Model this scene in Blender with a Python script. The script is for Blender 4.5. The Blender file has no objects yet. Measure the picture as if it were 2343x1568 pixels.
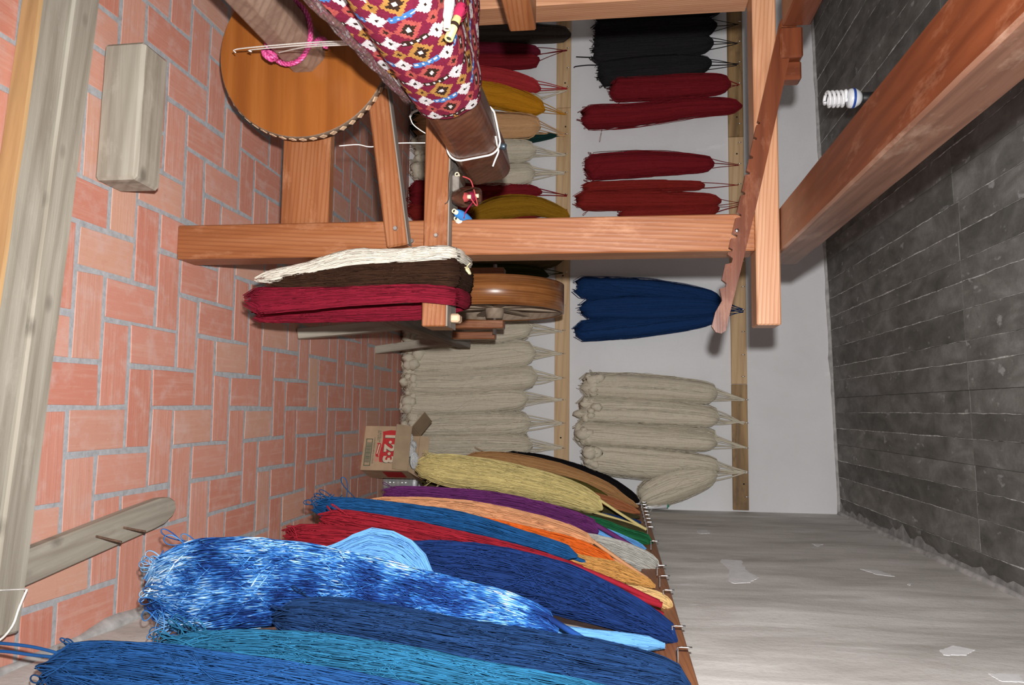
import bpy, bmesh, math, random
import numpy as np
from mathutils import Vector, Matrix

S = bpy.context.scene
COL = S.collection
# ------------------------------------------------------------------ camera
F_PX = 1787.0                      # focal length in pixels of the 2343 x 1568 frame
YAW, PITCH = math.radians(4.945), math.radians(7.602)
CAM = Vector((0.0, 0.0, 1.5))
FW = Vector((-math.sin(YAW) * math.cos(PITCH), math.cos(YAW) * math.cos(PITCH), -math.sin(PITCH)))
RT = Vector((math.cos(YAW), math.sin(YAW), 0.0))
UP = RT.cross(FW)
cam_d = bpy.data.cameras.new('camera')
cam_d.sensor_fit = 'HORIZONTAL'; cam_d.sensor_width = 36.0
cam_d.lens = 36.0 * F_PX / 2343.0
cam_d.clip_start = 0.05
cam_o = bpy.data.objects.new('camera', cam_d); COL.objects.link(cam_o)
# the camera is held sideways: the picture's right is the room's up
mw = Matrix((UP, -RT, -FW)).transposed().to_4x4(); mw.translation = CAM
cam_o.matrix_world = mw
S.camera = cam_o
# ------------------------------------------------------------------ world, light, exposure
W = bpy.data.worlds.new('world'); S.world = W; W.use_nodes = True
bg = W.node_tree.nodes['Background']
bg.inputs[0].default_value = (1.0, 0.97, 0.93, 1); bg.inputs[1].default_value = 0.34
fl = bpy.data.lights.new('camera_flash', 'SPOT')
fl.energy = 500; fl.color = (1.0, 0.985, 0.965); fl.shadow_soft_size = 0.022
fl.spot_size = math.radians(125); fl.spot_blend = 1.0
fo = bpy.data.objects.new('camera_flash', fl); COL.objects.link(fo)
fo.location = CAM - RT * 0.13 + UP * 0.03
fdir = (FW + UP * 0.06 + RT * 0.02).normalized()
fo.rotation_euler = fdir.to_track_quat('-Z', 'Y').to_euler()
S.cycles.caustics_reflective = False
S.cycles.caustics_refractive = False
S.view_settings.view_transform = 'Standard'
S.view_settings.look = 'None'
S.view_settings.gamma = 1.0
S.view_settings.use_curve_mapping = False
S.view_settings.exposure = 0.0

# ------------------------------------------------------------------ helpers
D = 5.43          # back wall
XW = 0.66         # right wall
XL = -3.3         # left wall (out of frame)
WM = {}

def P(px, py, x=None, y=None, z=None):
    d = FW * F_PX + UP * (px - 1171.5) + RT * (py - 784.0)
    if y is not None: t = (y - CAM.y) / d.y
    elif z is not None: t = (z - CAM.z) / d.z
    else: t = (x - CAM.x) / d.x
    return CAM + d * t

def tag(o, label=None, cat=None, group=None, kind=None):
    if label: o['label'] = label
    if cat: o['category'] = cat
    if group: o['group'] = group
    if kind: o['kind'] = kind
    return o

def link(name, data, mat=None, parent=None, M=None):
    o = bpy.data.objects.new(name, data); COL.objects.link(o)
    if mat is not None and data is not None and hasattr(data, 'materials') and len(data.materials) == 0:
        data.materials.append(mat)
    M = M or Matrix.Identity(4)
    if parent is not None:
        o.parent = parent
        o.matrix_parent_inverse = WM[parent.name].inverted()
    o.matrix_basis = M
    WM[o.name] = M.copy()
    return o

def empty(name, loc, label=None, cat=None, group=None):
    o = bpy.data.objects.new(name, None); COL.objects.link(o)
    o.empty_display_size = 0.05
    o.location = Vector(loc)
    WM[o.name] = Matrix.Translation(Vector(loc))
    return tag(o, label, cat, group)

def bm_mesh(bm, name, smooth=False):
    me = bpy.data.meshes.new(name)
    bm.normal_update(); bm.to_mesh(me); bm.free()
    if smooth:
        for p in me.polygons: p.use_smooth = True
    return me

def pydata(name, v, f, smooth=False):
    me = bpy.data.meshes.new(name); me.from_pydata([tuple(p) for p in v], [], f); me.update()
    if smooth:
        for p in me.polygons: p.use_smooth = True
    return me

def box_mesh(name, sx, sy, sz, bev=0.004, seg=1, jit=0.0, cuts=0, seed=0):
    bm = bmesh.new(); bmesh.ops.create_cube(bm, size=1.0)
    for v in bm.verts: v.co = Vector((v.co.x * sx, v.co.y * sy, v.co.z * sz))
    if cuts:
        es = [e for e in bm.edges if abs((e.verts[0].co - e.verts[1].co).x) > sx * 0.5]
        bmesh.ops.subdivide_edges(bm, edges=es, cuts=cuts, use_grid_fill=True)
    if jit:
        rnd = random.Random(seed)
        for v in bm.verts: v.co += Vector((rnd.uniform(-jit, jit), rnd.uniform(-jit, jit), rnd.uniform(-jit, jit)))
    if bev:
        es = [e for e in bm.edges if len(e.link_faces) == 2 and e.calc_face_angle() > 0.6]
        bmesh.ops.bevel(bm, geom=es, offset=bev, segments=seg, affect='EDGES', profile=0.5)
    return bm_mesh(bm, name)

AX = {'x': Matrix.Identity(3),
      'y': Matrix(((0, -1, 0), (1, 0, 0), (0, 0, 1))),
      'z': Matrix(((0, 0, -1), (0, 1, 0), (1, 0, 0)))}

def timber(name, lo, hi, grain, mat, parent=None, bev=0.004, jit=0.0, cuts=0, seed=0):
    """squared piece of wood between two corners; its local X runs along the grain"""
    lo = Vector(lo); hi = Vector(hi); s = hi - lo; c = (lo + hi) / 2
    d = {'x': (s.x, s.y, s.z), 'y': (s.y, s.x, s.z), 'z': (s.z, s.y, s.x)}[grain]
    me = box_mesh(name, *d, bev=bev, jit=jit, cuts=cuts, seed=seed)
    M = AX[grain].to_4x4(); M.translation = c
    return link(name, me, mat, parent, M)

def bar(name, a, b, w, h, mat, parent=None, up=(0, 0, 1), bev=0.003, jit=0.0, cuts=0, seed=0):
    """bar from a to b, width w across, h along 'up'"""
    a = Vector(a); b = Vector(b); x = (b - a); L = x.length; x.normalize()
    y = Vector(up).cross(x).normalized(); z = x.cross(y)
    M = Matrix((x, y, z)).transposed().to_4x4(); M.translation = (a + b) / 2
    me = box_mesh(name, L, w, h, bev=bev, jit=jit, cuts=cuts, seed=seed)
    return link(name, me, mat, parent, M)

def prism(name, outline, y0, y1, mat, parent=None, smooth=False, M=None, bev=0.0):
    """extrude an x-z outline between two depths"""
    bm = bmesh.new()
    a = [bm.verts.new((x, y0, z)) for x, z in outline]
    f = bm.faces.new(a)
    r = bmesh.ops.extrude_face_region(bm, geom=[f])
    for v in [g for g in r['geom'] if isinstance(g, bmesh.types.BMVert)]: v.co.y = y1
    bmesh.ops.recalc_face_normals(bm, faces=bm.faces)
    if bev:
        es = [e for e in bm.edges if e.calc_face_angle(0) > 0.5]
        bmesh.ops.bevel(bm, geom=es, offset=bev, segments=2, affect='EDGES', profile=0.5)
    return link(name, bm_mesh(bm, name, smooth), mat, parent, M)

def tubes(name, pts, rad, mat, parent=None, K=3, shade=None, smooth=True, extra=None, caps=False):
    """pts [N,M,3] -> N tubes in one mesh; per-strand 'shade' attribute"""
    pts = np.asarray(pts, dtype=np.float64)
    if pts.ndim == 2: pts = pts[None]
    N, M, _ = pts.shape
    rad = np.broadcast_to(np.asarray(rad, dtype=np.float64).reshape(-1, 1) if np.ndim(rad) == 1 and len(np.atleast_1d(rad)) == N else np.asarray(rad, dtype=np.float64), (N, M))
    T = np.gradient(pts, axis=1); T /= np.linalg.norm(T, axis=2, keepdims=True) + 1e-9
    ref = np.zeros_like(T); ref[..., 1] = 1.0
    al = np.abs(T[..., 1]) > 0.9
    ref[al] = (1.0, 0, 0)
    n = np.cross(T, ref); n /= np.linalg.norm(n, axis=2, keepdims=True) + 1e-9
    b = np.cross(T, n)
    ang = np.arange(K) * 2 * math.pi / K
    V = pts[:, :, None, :] + rad[:, :, None, None] * (np.cos(ang)[None, None, :, None] * n[:, :, None, :] + np.sin(ang)[None, None, :, None] * b[:, :, None, :])
    V = V.reshape(-1, 3)
    i = np.arange(N)[:, None, None] * M * K; j = np.arange(M - 1)[None, :, None] * K; k = np.arange(K)[None, None, :]
    k2 = (k + 1) % K
    Q = np.stack([i + j + k, i + j + k2, i + j + K + k2, i + j + K + k], axis=-1).reshape(-1, 4)
    loops = Q.reshape(-1); nf = len(Q)
    starts = np.arange(nf) * 4; tot = np.full(nf, 4)
    if caps:
        c0 = (np.arange(N)[:, None] * M * K + np.arange(K)[None, ::-1]); c1 = (np.arange(N)[:, None] * M * K + (M - 1) * K + np.arange(K)[None, :])
        cl = np.concatenate([c0, c1]).reshape(-1)
        starts = np.concatenate([starts, nf * 4 + np.arange(2 * N) * K]); tot = np.concatenate([tot, np.full(2 * N, K)])
        loops = np.concatenate([loops, cl]); nf += 2 * N
    me = bpy.data.meshes.new(name)
    me.vertices.add(len(V)); me.vertices.foreach_set('co', V.reshape(-1).astype(np.float32))
    me.loops.add(len(loops)); me.loops.foreach_set('vertex_index', loops.astype(np.int32))
    me.polygons.add(nf); me.polygons.foreach_set('loop_start', starts.astype(np.int32)); me.polygons.foreach_set('loop_total', tot.astype(np.int32))
    me.polygons.foreach_set('use_smooth', np.full(nf, smooth))
    sh = np.random.RandomState(len(V)).rand(N) if shade is None else np.asarray(shade)
    at = me.attributes.new('shade', 'FLOAT', 'POINT'); at.data.foreach_set('value', np.repeat(sh, M * K).astype(np.float32))
    if extra is not None:
        at = me.attributes.new('along', 'FLOAT', 'POINT'); at.data.foreach_set('value', np.repeat(extra.reshape(-1), K).astype(np.float32))
    me.update(calc_edges=True)
    return link(name, me, mat, parent)

def spline(ctrl, M):
    """Catmull-Rom through control rows, resampled to M rows by arc length"""
    c = np.asarray(ctrl, dtype=np.float64)
    e = np.vstack([2 * c[0] - c[1], c, 2 * c[-1] - c[-2]])
    out = []
    for k in range(len(c) - 1):
        p0, p1, p2, p3 = e[k], e[k + 1], e[k + 2], e[k + 3]
        t = np.linspace(0, 1, 24, endpoint=False)[:, None]
        out.append(0.5 * ((2 * p1) + (-p0 + p2) * t + (2 * p0 - 5 * p1 + 4 * p2 - p3) * t ** 2 + (-p0 + 3 * p1 - 3 * p2 + p3) * t ** 3))
    out.append(c[-1:]); out = np.vstack(out)
    L = np.r_[0, np.cumsum(np.linalg.norm(np.diff(out[:, :3], axis=0), axis=1))]
    s = np.linspace(0, L[-1], M)
    return np.stack([np.interp(s, L, out[:, k]) for k in range(out.shape[1])], axis=1)

def cord(name, ctrl, r, mat, parent=None, M=None, K=6):
    M = M or max(8, len(ctrl) * 8)
    return tubes(name, spline([tuple(c) for c in ctrl], M), r, mat, parent, K=K, caps=True)

# ------------------------------------------------------------------ materials
def new_mat(name):
    m = bpy.data.materials.new(name); m.use_nodes = True
    nt = m.node_tree; b = nt.nodes['Principled BSDF']
    return m, nt, b

def N_(nt, typ, **kw):
    n = nt.nodes.new(typ)
    for k, v in kw.items(): setattr(n, k, v)
    return n

def ramp(nt, fac, stops):
    r = N_(nt, 'ShaderNodeValToRGB')
    el = r.color_ramp.elements
    while len(el) > 1: el.remove(el[-1])
    el[0].position, el[0].color = stops[0][0], (*stops[0][1], 1)
    for p, c in stops[1:]:
        e = el.new(p); e.color = (*c, 1)
    nt.links.new(fac, r.inputs['Fac']); return r.outputs['Color']

def noise(nt, vec, scale, detail=4, rough=0.55, dist=0.0):
    n = N_(nt, 'ShaderNodeTexNoise'); n.inputs['Scale'].default_value = scale; n.inputs['Detail'].default_value = detail
    n.inputs['Roughness'].default_value = rough; n.inputs['Distortion'].default_value = dist
    if vec is not None: nt.links.new(vec, n.inputs['Vector'])
    return n.outputs['Fac']

def mapping(nt, vec, scale=(1, 1, 1), loc=(0, 0, 0), rot=(0, 0, 0)):
    m = N_(nt, 'ShaderNodeMapping'); m.inputs['Scale'].default_value = scale; m.inputs['Location'].default_value = loc; m.inputs['Rotation'].default_value = rot
    nt.links.new(vec, m.inputs['Vector']); return m.outputs['Vector']

def mix(nt, fac, a, b, mode='MIX'):
    m = N_(nt, 'ShaderNodeMix', data_type='RGBA', blend_type=mode)
    for s, v in (('Factor', fac), ('A', a), ('B', b)):
        sock = [i for i in m.inputs if i.name == s and (i.type == 'VALUE' if s == 'Factor' else i.type == 'RGBA')][0]
        if isinstance(v, (int, float)): sock.default_value = v
        elif isinstance(v, tuple): sock.default_value = (*v, 1)
        else: nt.links.new(v, sock)
    return [o for o in m.outputs if o.type == 'RGBA'][0]

def math_(nt, op, a, b=None):
    m = N_(nt, 'ShaderNodeMath', operation=op)
    for i, v in enumerate((a, b)):
        if v is None: continue
        if isinstance(v, (int, float)): m.inputs[i].default_value = v
        else: nt.links.new(v, m.inputs[i])
    return m.outputs[0]

def bump(nt, b, h, strength, dist):
    n = N_(nt, 'ShaderNodeBump'); n.inputs['Strength'].default_value = strength; n.inputs['Distance'].default_value = dist
    nt.links.new(h, n.inputs['Height']); nt.links.new(n.outputs['Normal'], b.inputs['Normal'])

def obj_random(nt):
    return N_(nt, 'ShaderNodeObjectInfo').outputs['Random']

def coords(nt, shift=True):
    t = N_(nt, 'ShaderNodeTexCoord').outputs['Object']
    if not shift: return t
    add = N_(nt, 'ShaderNodeVectorMath', operation='ADD'); nt.links.new(t, add.inputs[0])
    cx = N_(nt, 'ShaderNodeCombineXYZ'); r = obj_random(nt)
    nt.links.new(math_(nt, 'MULTIPLY', r, 13.7), cx.inputs[0]); nt.links.new(math_(nt, 'MULTIPLY', r, 7.1), cx.inputs[1]); nt.links.new(math_(nt, 'MULTIPLY', r, 3.3), cx.inputs[2])
    nt.links.new(cx.outputs[0], add.inputs[1]); return add.outputs[0]

def wood(name, light, mid, dark, rough=0.45, knots=False, stretch=None, grain=1.0, rings=44.0, spec=0.4, scuff=None, scuff_amt=0.5, bumpd=0.0006):
    m, nt, b = new_mat(name)
    c = coords(nt)
    w1 = mapping(nt, c, (0.7 * grain, 9 * grain, 9 * grain))
    n1 = noise(nt, w1, 2.2, 5, 0.6, 0.6)
    w2 = mapping(nt, c, (0.45, 1, 1))
    wv = N_(nt, 'ShaderNodeTexWave', wave_type='BANDS', bands_direction='DIAGONAL')
    wv.inputs['Scale'].default_value = rings; wv.inputs['Distortion'].default_value = 3.0; wv.inputs['Detail'].default_value = 2.5; wv.inputs['Detail Scale'].default_value = 0.6
    nt.links.new(mapping(nt, c, (0.06, 1, 1)), wv.inputs['Vector'])
    fine = noise(nt, mapping(nt, c, (4, 150, 150)), 1.0, 3, 0.6)
    base = ramp(nt, n1, [(0.25, dark), (0.5, mid), (0.75, light)])
    col = mix(nt, math_(nt, 'MULTIPLY', math_(nt, 'POWER', wv.outputs['Fac'], 3.0), 0.55), base, dark)
    col = mix(nt, math_(nt, 'MULTIPLY', fine, 0.35), col, mid)
    if knots:
        vo = N_(nt, 'ShaderNodeTexVoronoi'); vo.inputs['Scale'].default_value = 1.0; nt.links.new(mapping(nt, c, (5, 9, 0)), vo.inputs['Vector'])
        col = mix(nt, ramp_fac(nt, vo.outputs['Distance'], 0.17, 0.06, 0.75), col, tuple(k * 0.55 for k in dark))
    if scuff:
        sc = noise(nt, mapping(nt, c, (3, 8, 8)), 2.0, 6, 0.7)
        col = mix(nt, ramp_fac(nt, sc, 0.55, 0.75, scuff_amt), col, scuff)
    nt.links.new(col, b.inputs['Base Color'])
    b.inputs['Roughness'].default_value = rough; b.inputs['Specular IOR Level'].default_value = spec
    h = math_(nt, 'ADD', math_(nt, 'MULTIPLY', wv.outputs['Fac'], 0.5), fine)
    bump(nt, b, h, 0.5, bumpd)
    return m

def ramp_fac(nt, v, lo, hi, amt=1.0):
    mr = N_(nt, 'ShaderNodeMapRange'); nt.links.new(v, mr.inputs['Value'])
    mr.inputs['From Min'].default_value = lo; mr.inputs['From Max'].default_value = hi; mr.inputs['To Max'].default_value = amt
    return mr.outputs['Result']

def plain(name, col, rough=0.6, metal=0.0, var=0.12, nscale=30, spec=0.5, trans=0.0):
    m, nt, b = new_mat(name)
    n = noise(nt, coords(nt), nscale, 4)
    d = tuple(max(0, k * (1 - 2 * var)) for k in col); l = tuple(min(1, k * (1 + 2 * var)) for k in col)
    nt.links.new(ramp(nt, n, [(0.3, d), (0.5, col), (0.7, l)]), b.inputs['Base Color'])
    b.inputs['Roughness'].default_value = rough; b.inputs['Metallic'].default_value = metal; b.inputs['Specular IOR Level'].default_value = spec
    b.inputs['Transmission Weight'].default_value = trans
    return m

def yarn(name, col, var=0.25, fuzzy=False, tint=None):
    m, nt, b = new_mat(name)
    at = N_(nt, 'ShaderNodeAttribute', attribute_name='shade')
    d = tuple(k * (1 - var) for k in col); l = tuple(min(1, k * (1 + var * 0.8)) for k in col)
    c = ramp(nt, at.outputs['Fac'], [(0.0, d), (0.5, col), (1.0, l)])
    n = noise(nt, N_(nt, 'ShaderNodeTexCoord').outputs['Object'], 22 if not fuzzy else 60, 4, 0.65)
    c = mix(nt, ramp_fac(nt, n, 0.45, 0.75, 0.5 if not fuzzy else 0.65), c, tint or d)
    nt.links.new(c, b.inputs['Base Color'])
    b.inputs['Roughness'].default_value = 0.92; b.inputs['Specular IOR Level'].default_value = 0.12
    f = noise(nt, mapping(nt, N_(nt, 'ShaderNodeTexCoord').outputs['Object'], (1, 1, 0.35)), 420 if fuzzy else 600, 3, 0.7)
    bump(nt, b, f, 0.5, 0.0025 if fuzzy else 0.001)
    return m

def concrete(name, base, dark, light, stretch=(1, 1, 1), scale=3.0, rough=0.85, spots=None, per_obj=False, spot_lo=0.66, marks=None):
    m, nt, b = new_mat(name)
    c = coords(nt) if per_obj else coords(nt, False)
    n1 = noise(nt, mapping(nt, c, stretch), scale, 7, 0.62, 0.4)
    n2 = noise(nt, c, 55, 5, 0.7)
    col = ramp(nt, n1, [(0.28, dark), (0.5, base), (0.72, light)])
    col = mix(nt, ramp_fac(nt, n2, 0.5, 0.8, 0.35), col, dark)
    if spots:
        n3 = noise(nt, mapping(nt, c, marks or stretch), scale * 2.3, 5, 0.55, 0.2)
        col = mix(nt, ramp_fac(nt, n3, spot_lo, spot_lo + 0.07, 0.8), col, spots)
    if per_obj:
        mul = N_(nt, 'ShaderNodeHueSaturation'); nt.links.new(col, mul.inputs['Color'])
        nt.links.new(ramp_fac(nt, obj_random(nt), 0, 1, 1.0), mul.inputs['Value'])
        mr = nt.nodes[-1]
        for k in nt.nodes:
            if k.bl_idname == 'ShaderNodeMapRange' and k.outputs[0].is_linked and k.outputs[0].links[0].to_node == mul:
                k.inputs['To Min'].default_value = 0.8; k.inputs['To Max'].default_value = 1.2
        col = mul.outputs['Color']
    nt.links.new(col, b.inputs['Base Color']); b.inputs['Roughness'].default_value = rough; b.inputs['Specular IOR Level'].default_value = 0.25
    bump(nt, b, math_(nt, 'ADD', n2, math_(nt, 'MULTIPLY', n1, 2.0)), 0.35, 0.004)
    return m

def brick_mat():
    m, nt, b = new_mat('floor_brick_clay')
    c = coords(nt)
    r = obj_random(nt)
    base = ramp(nt, r, [(0.0, (0.57, 0.225, 0.16)), (0.35, (0.61, 0.265, 0.195)), (0.7, (0.64, 0.305, 0.23)), (0.92, (0.64, 0.37, 0.265)), (1.0, (0.57, 0.26, 0.20))])
    streak = noise(nt, mapping(nt, c, (2.0, 38, 10)), 1.6, 4, 0.65)
    col = mix(nt, ramp_fac(nt, streak, 0.5, 0.75, 0.5), base, (0.68, 0.44, 0.36))
    blot = noise(nt, c, 14, 5, 0.65)
    col = mix(nt, ramp_fac(nt, blot, 0.5, 0.72, 0.6), col, (0.64, 0.43, 0.385))
    dust = noise(nt, c, 120, 4, 0.8)
    col = mix(nt, ramp_fac(nt, dust, 0.62, 0.75, 0.6), col, (0.76, 0.60, 0.53))
    dk = noise(nt, c, 30, 5, 0.7)
    col = mix(nt, ramp_fac(nt, dk, 0.60, 0.78, 0.5), col, (0.50, 0.17, 0.11))
    nt.links.new(col, b.inputs['Base Color']); b.inputs['Roughness'].default_value = 0.75; b.inputs['Specular IOR Level'].default_value = 0.3
    bump(nt, b, math_(nt, 'ADD', math_(nt, 'MULTIPLY', streak, 2.0), blot), 0.4, 0.002)
    return m

def mortar_mat():
    m, nt, b = new_mat('floor_mortar')
    c = coords(nt, False)
    n = noise(nt, c, 40, 6, 0.7)
    nt.links.new(ramp(nt, n, [(0.3, (0.30, 0.30, 0.31)), (0.5, (0.40, 0.41, 0.43)), (0.7, (0.50, 0.51, 0.53))]), b.inputs['Base Color'])
    b.inputs['Roughness'].default_value = 0.9; bump(nt, b, n, 0.5, 0.003)
    return m

M_brick = brick_mat(); M_mortar = mortar_mat()
M_wallb = concrete('plaster_pale_grey', (0.72, 0.72, 0.735), (0.67, 0.67, 0.68), (0.76, 0.765, 0.785), (1, 1, 1), 1.6, spots=(0.84, 0.85, 0.87), spot_lo=0.70, marks=(3, 1, 0.7))
M_wallr = concrete('plaster_smeared_grey', (0.66, 0.64, 0.61), (0.42, 0.40, 0.37), (0.88, 0.865, 0.845), (1, 4.6, 1.25), 1.3, spots=(0.90, 0.91, 0.93), spot_lo=0.665, marks=(1, 5.0, 1.1))
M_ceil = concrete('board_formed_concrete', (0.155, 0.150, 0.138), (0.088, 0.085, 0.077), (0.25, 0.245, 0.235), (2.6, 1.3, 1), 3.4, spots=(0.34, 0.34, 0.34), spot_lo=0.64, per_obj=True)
M_fin = plain('lime_ridge', (0.50, 0.495, 0.48), 0.9, var=0.3, nscale=40)
M_fillet = plain('plaster_fillet', (0.42, 0.41, 0.40), 0.9, var=0.15, nscale=20)
M_loom = wood('varnished_orange_pine', (0.3516, 0.1542, 0.0734), (0.2755, 0.0985, 0.0363), (0.1582, 0.0446, 0.0155), 0.36, scuff=(0.62, 0.34, 0.2), scuff_amt=0.35)
M_loom2 = wood('pale_varnished_pine', (0.491, 0.2814, 0.171), (0.4166, 0.2089, 0.114), (0.253, 0.0981, 0.0456), 0.36, rings=52)
M_loomd = wood('red_brown_varnished_wood', (0.15, 0.0412, 0.0155), (0.1167, 0.0295, 0.0107), (0.0667, 0.015, 0.0057), 0.33, rings=14, scuff=(0.45, 0.22, 0.13), scuff_amt=0.3)
M_roller = wood('dark_worn_roller_wood', (0.17, 0.06, 0.0288), (0.1105, 0.036, 0.0176), (0.051, 0.016, 0.0088), 0.30, rings=20, scuff=(0.25, 0.15, 0.11), scuff_amt=0.35)
M_rollerg = wood('greyed_roller_wood', (0.36, 0.25, 0.19), (0.27, 0.175, 0.13), (0.16, 0.095, 0.07), 0.5, rings=18)
M_disc = wood('honey_plywood_disc', (0.3564, 0.1278, 0.0299), (0.2851, 0.09, 0.0173), (0.196, 0.0552, 0.0106), 0.30, rings=6, grain=0.7)
M_rimw = wood('grey_disc_edge', (0.24, 0.17, 0.125), (0.17, 0.115, 0.08), (0.09, 0.06, 0.04), 0.6)
M_inlay = plain('pale_inlay_wood', (0.58, 0.40, 0.26), 0.5, var=0.15)
M_old = wood('weathered_grey_timber', (0.46, 0.4277, 0.3638), (0.3772, 0.3431, 0.2813), (0.23, 0.1974, 0.1552), 0.8, rings=12, spec=0.2, scuff=(0.52, 0.48, 0.41), scuff_amt=0.5, bumpd=0.0015, knots=True)
M_oldo = wood('yellowed_timber', (0.52, 0.34, 0.17), (0.43, 0.265, 0.12), (0.26, 0.15, 0.065), 0.75, rings=10, spec=0.25)
M_greyw = wood('grey_unvarnished_edge', (0.324, 0.288, 0.2576), (0.252, 0.2205, 0.1932), (0.153, 0.1305, 0.1104), 0.75, rings=16, spec=0.2)
M_rail = wood('raw_pine_rail', (0.66, 0.47, 0.28), (0.57, 0.385, 0.21), (0.40, 0.25, 0.12), 0.6, rings=14)
M_raild = wood('stained_dark_rail', (0.52, 0.34, 0.16), (0.30, 0.18, 0.075), (0.09, 0.055, 0.028), 0.6, rings=8, grain=0.8, scuff=(0.05, 0.03, 0.016), scuff_amt=0.85)
M_railr = wood('brown_wall_rail', (0.40, 0.17, 0.075), (0.30, 0.115, 0.045), (0.18, 0.06, 0.022), 0.5)
M_wheel = wood('bent_wood_rim', (0.357, 0.1487, 0.0467), (0.2635, 0.0935, 0.0255), (0.1445, 0.0442, 0.0119), 0.28, rings=20)
M_hoop = None
M_wheelin = wood('bare_wheel_wood', (0.42, 0.33, 0.25), (0.34, 0.26, 0.19), (0.22, 0.16, 0.115), 0.7, rings=12)
M_metal = plain('bright_steel', (0.75, 0.75, 0.76), 0.22, metal=1.0, var=0.03)
M_bolt = plain('dull_steel_bolt', (0.34, 0.30, 0.28), 0.45, metal=0.8, var=0.1)
M_rust = plain('rusty_nail', (0.13, 0.075, 0.05), 0.75, metal=0.4, var=0.3, nscale=80)
M_hole = plain('dark_peg_hole', (0.02, 0.018, 0.016), 0.9)
M_white = plain('white_cotton_cord', (0.82, 0.80, 0.76), 0.9, var=0.08, nscale=200)

# ================================================================== the room
# --- floor: a mortar bed with herringbone bricks set in it
me = box_mesh('floor', XW - XL + 0.3, D + 0.9, 0.10, bev=0)
floor = link('floor', me, M_mortar, None, Matrix.Translation(((XW + XL) / 2, (D - 0.5) / 2, -0.0514)))
tag(floor, 'red brick herringbone floor with grey mortar joints', None, None, 'structure')
CELL = 0.1305; GAP = 0.0152
X0, Y0 = -0.122, 2.242          # corner of one reference brick read from the photograph
rnd = random.Random(5)
variants = []
for k in range(8):
    bm = bmesh.new(); bmesh.ops.create_cube(bm, size=1.0)
    for v in bm.verts:
        v.co = Vector((v.co.x * (2 * CELL - GAP), v.co.y * (CELL - GAP), v.co.z * 0.03 - 0.015))
        v.co += Vector((rnd.uniform(-.003, .003), rnd.uniform(-.003, .003), 0))
    bmesh.ops.bevel(bm, geom=[e for e in bm.edges if e.verts[0].co.z > -0.01 and e.verts[1].co.z > -0.01 or e.verts[0].co.z * e.verts[1].co.z == 0], offset=0.0022, segments=1, affect='EDGES')
    me = bm_mesh(bm, 'brick'); me.materials.append(M_brick); variants.append(me)
slots = []
for i in range(-30, 10):
    for j in range(-20, 30):
        k = (i - j) % 4
        if k == 0: cx, cy, rot = X0 + (i + 1) * CELL, Y0 + (j + .5) * CELL, 0
        elif k == 3: cx, cy, rot = X0 + (i + .5) * CELL, Y0 + (j + 1) * CELL, 1
        else: continue
        hx, hy = (CELL, CELL / 2) if rot == 0 else (CELL / 2, CELL)
        if cx - hx > XW + 0.01 or cx - hx < XL + 0.05 or cy - hy > D - 0.01 or cy - hy < -0.3: continue
        v = Vector((cx, cy, 0)) - CAM; dz = v.dot(FW)
        vis = False
        if dz > 0.2:
            px = 1171.5 + F_PX * v.dot(UP) / dz; py = 784 + F_PX * v.dot(RT) / dz
            vis = -70 < px < 2400 and -120 < py < 1700
        slots.append((vis, cx, cy, rot, dz if dz > 0 else 99))
seen = sorted([s for s in slots if s[0]], key=lambda s: s[4])
singles, rest = seen[:300], seen[300:] + [s for s in slots if not s[0]]
for vis, cx, cy, rot, dz in singles:
    M = Matrix.Translation((cx + rnd.uniform(-.002, .002), cy + rnd.uniform(-.002, .002), rnd.uniform(-.0005, .0005))) @ Matrix.Rotation(math.pi / 2 * rot + math.pi * rnd.randint(0, 1) + rnd.uniform(-.009, .009), 4, 'Z') @ Matrix.Rotation(rnd.uniform(-.002, .002), 4, 'X')
    link('brick', rnd.choice(variants), None, floor, M)
if rest:
    bm = bmesh.new()
    for vis, cx, cy, rot, dz in rest:
        r = bmesh.ops.create_cube(bm, size=1.0)
        hx, hy = ((2 * CELL - GAP), (CELL - GAP)) if rot == 0 else ((CELL - GAP), (2 * CELL - GAP))
        for v in r['verts']: v.co = Vector((cx + v.co.x * hx, cy + v.co.y * hy, v.co.z * 0.03 - 0.015))
    tag(link('distant_bricks', bm_mesh(bm, 'distant_bricks'), M_brick, floor), kind='stuff')

# --- walls
tag(link('wall_back', box_mesh('wall_back', XW - XL + 0.4, 0.15, 3.3, bev=0), M_wallb, None, Matrix.Translation(((XW + XL) / 2, D + 0.075, 1.6))), 'pale grey plastered back wall behind the yarn rails', None, None, 'structure')
tag(link('wall_right', box_mesh('wall_right', 0.15, D + 1.0, 3.3, bev=0), M_wallr, None, Matrix.Translation((XW + 0.075, (D - 0.5) / 2, 1.6))), 'rough smeared grey plaster wall on the right', None, None, 'structure')
tag(link('wall_left', box_mesh('wall_left', 0.15, D + 1.0, 3.3, bev=0), M_wallb, None, Matrix.Translation((XL - 0.075, (D - 0.5) / 2, 1.6))), 'plastered wall beyond the loom', None, None, 'structure')

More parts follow.
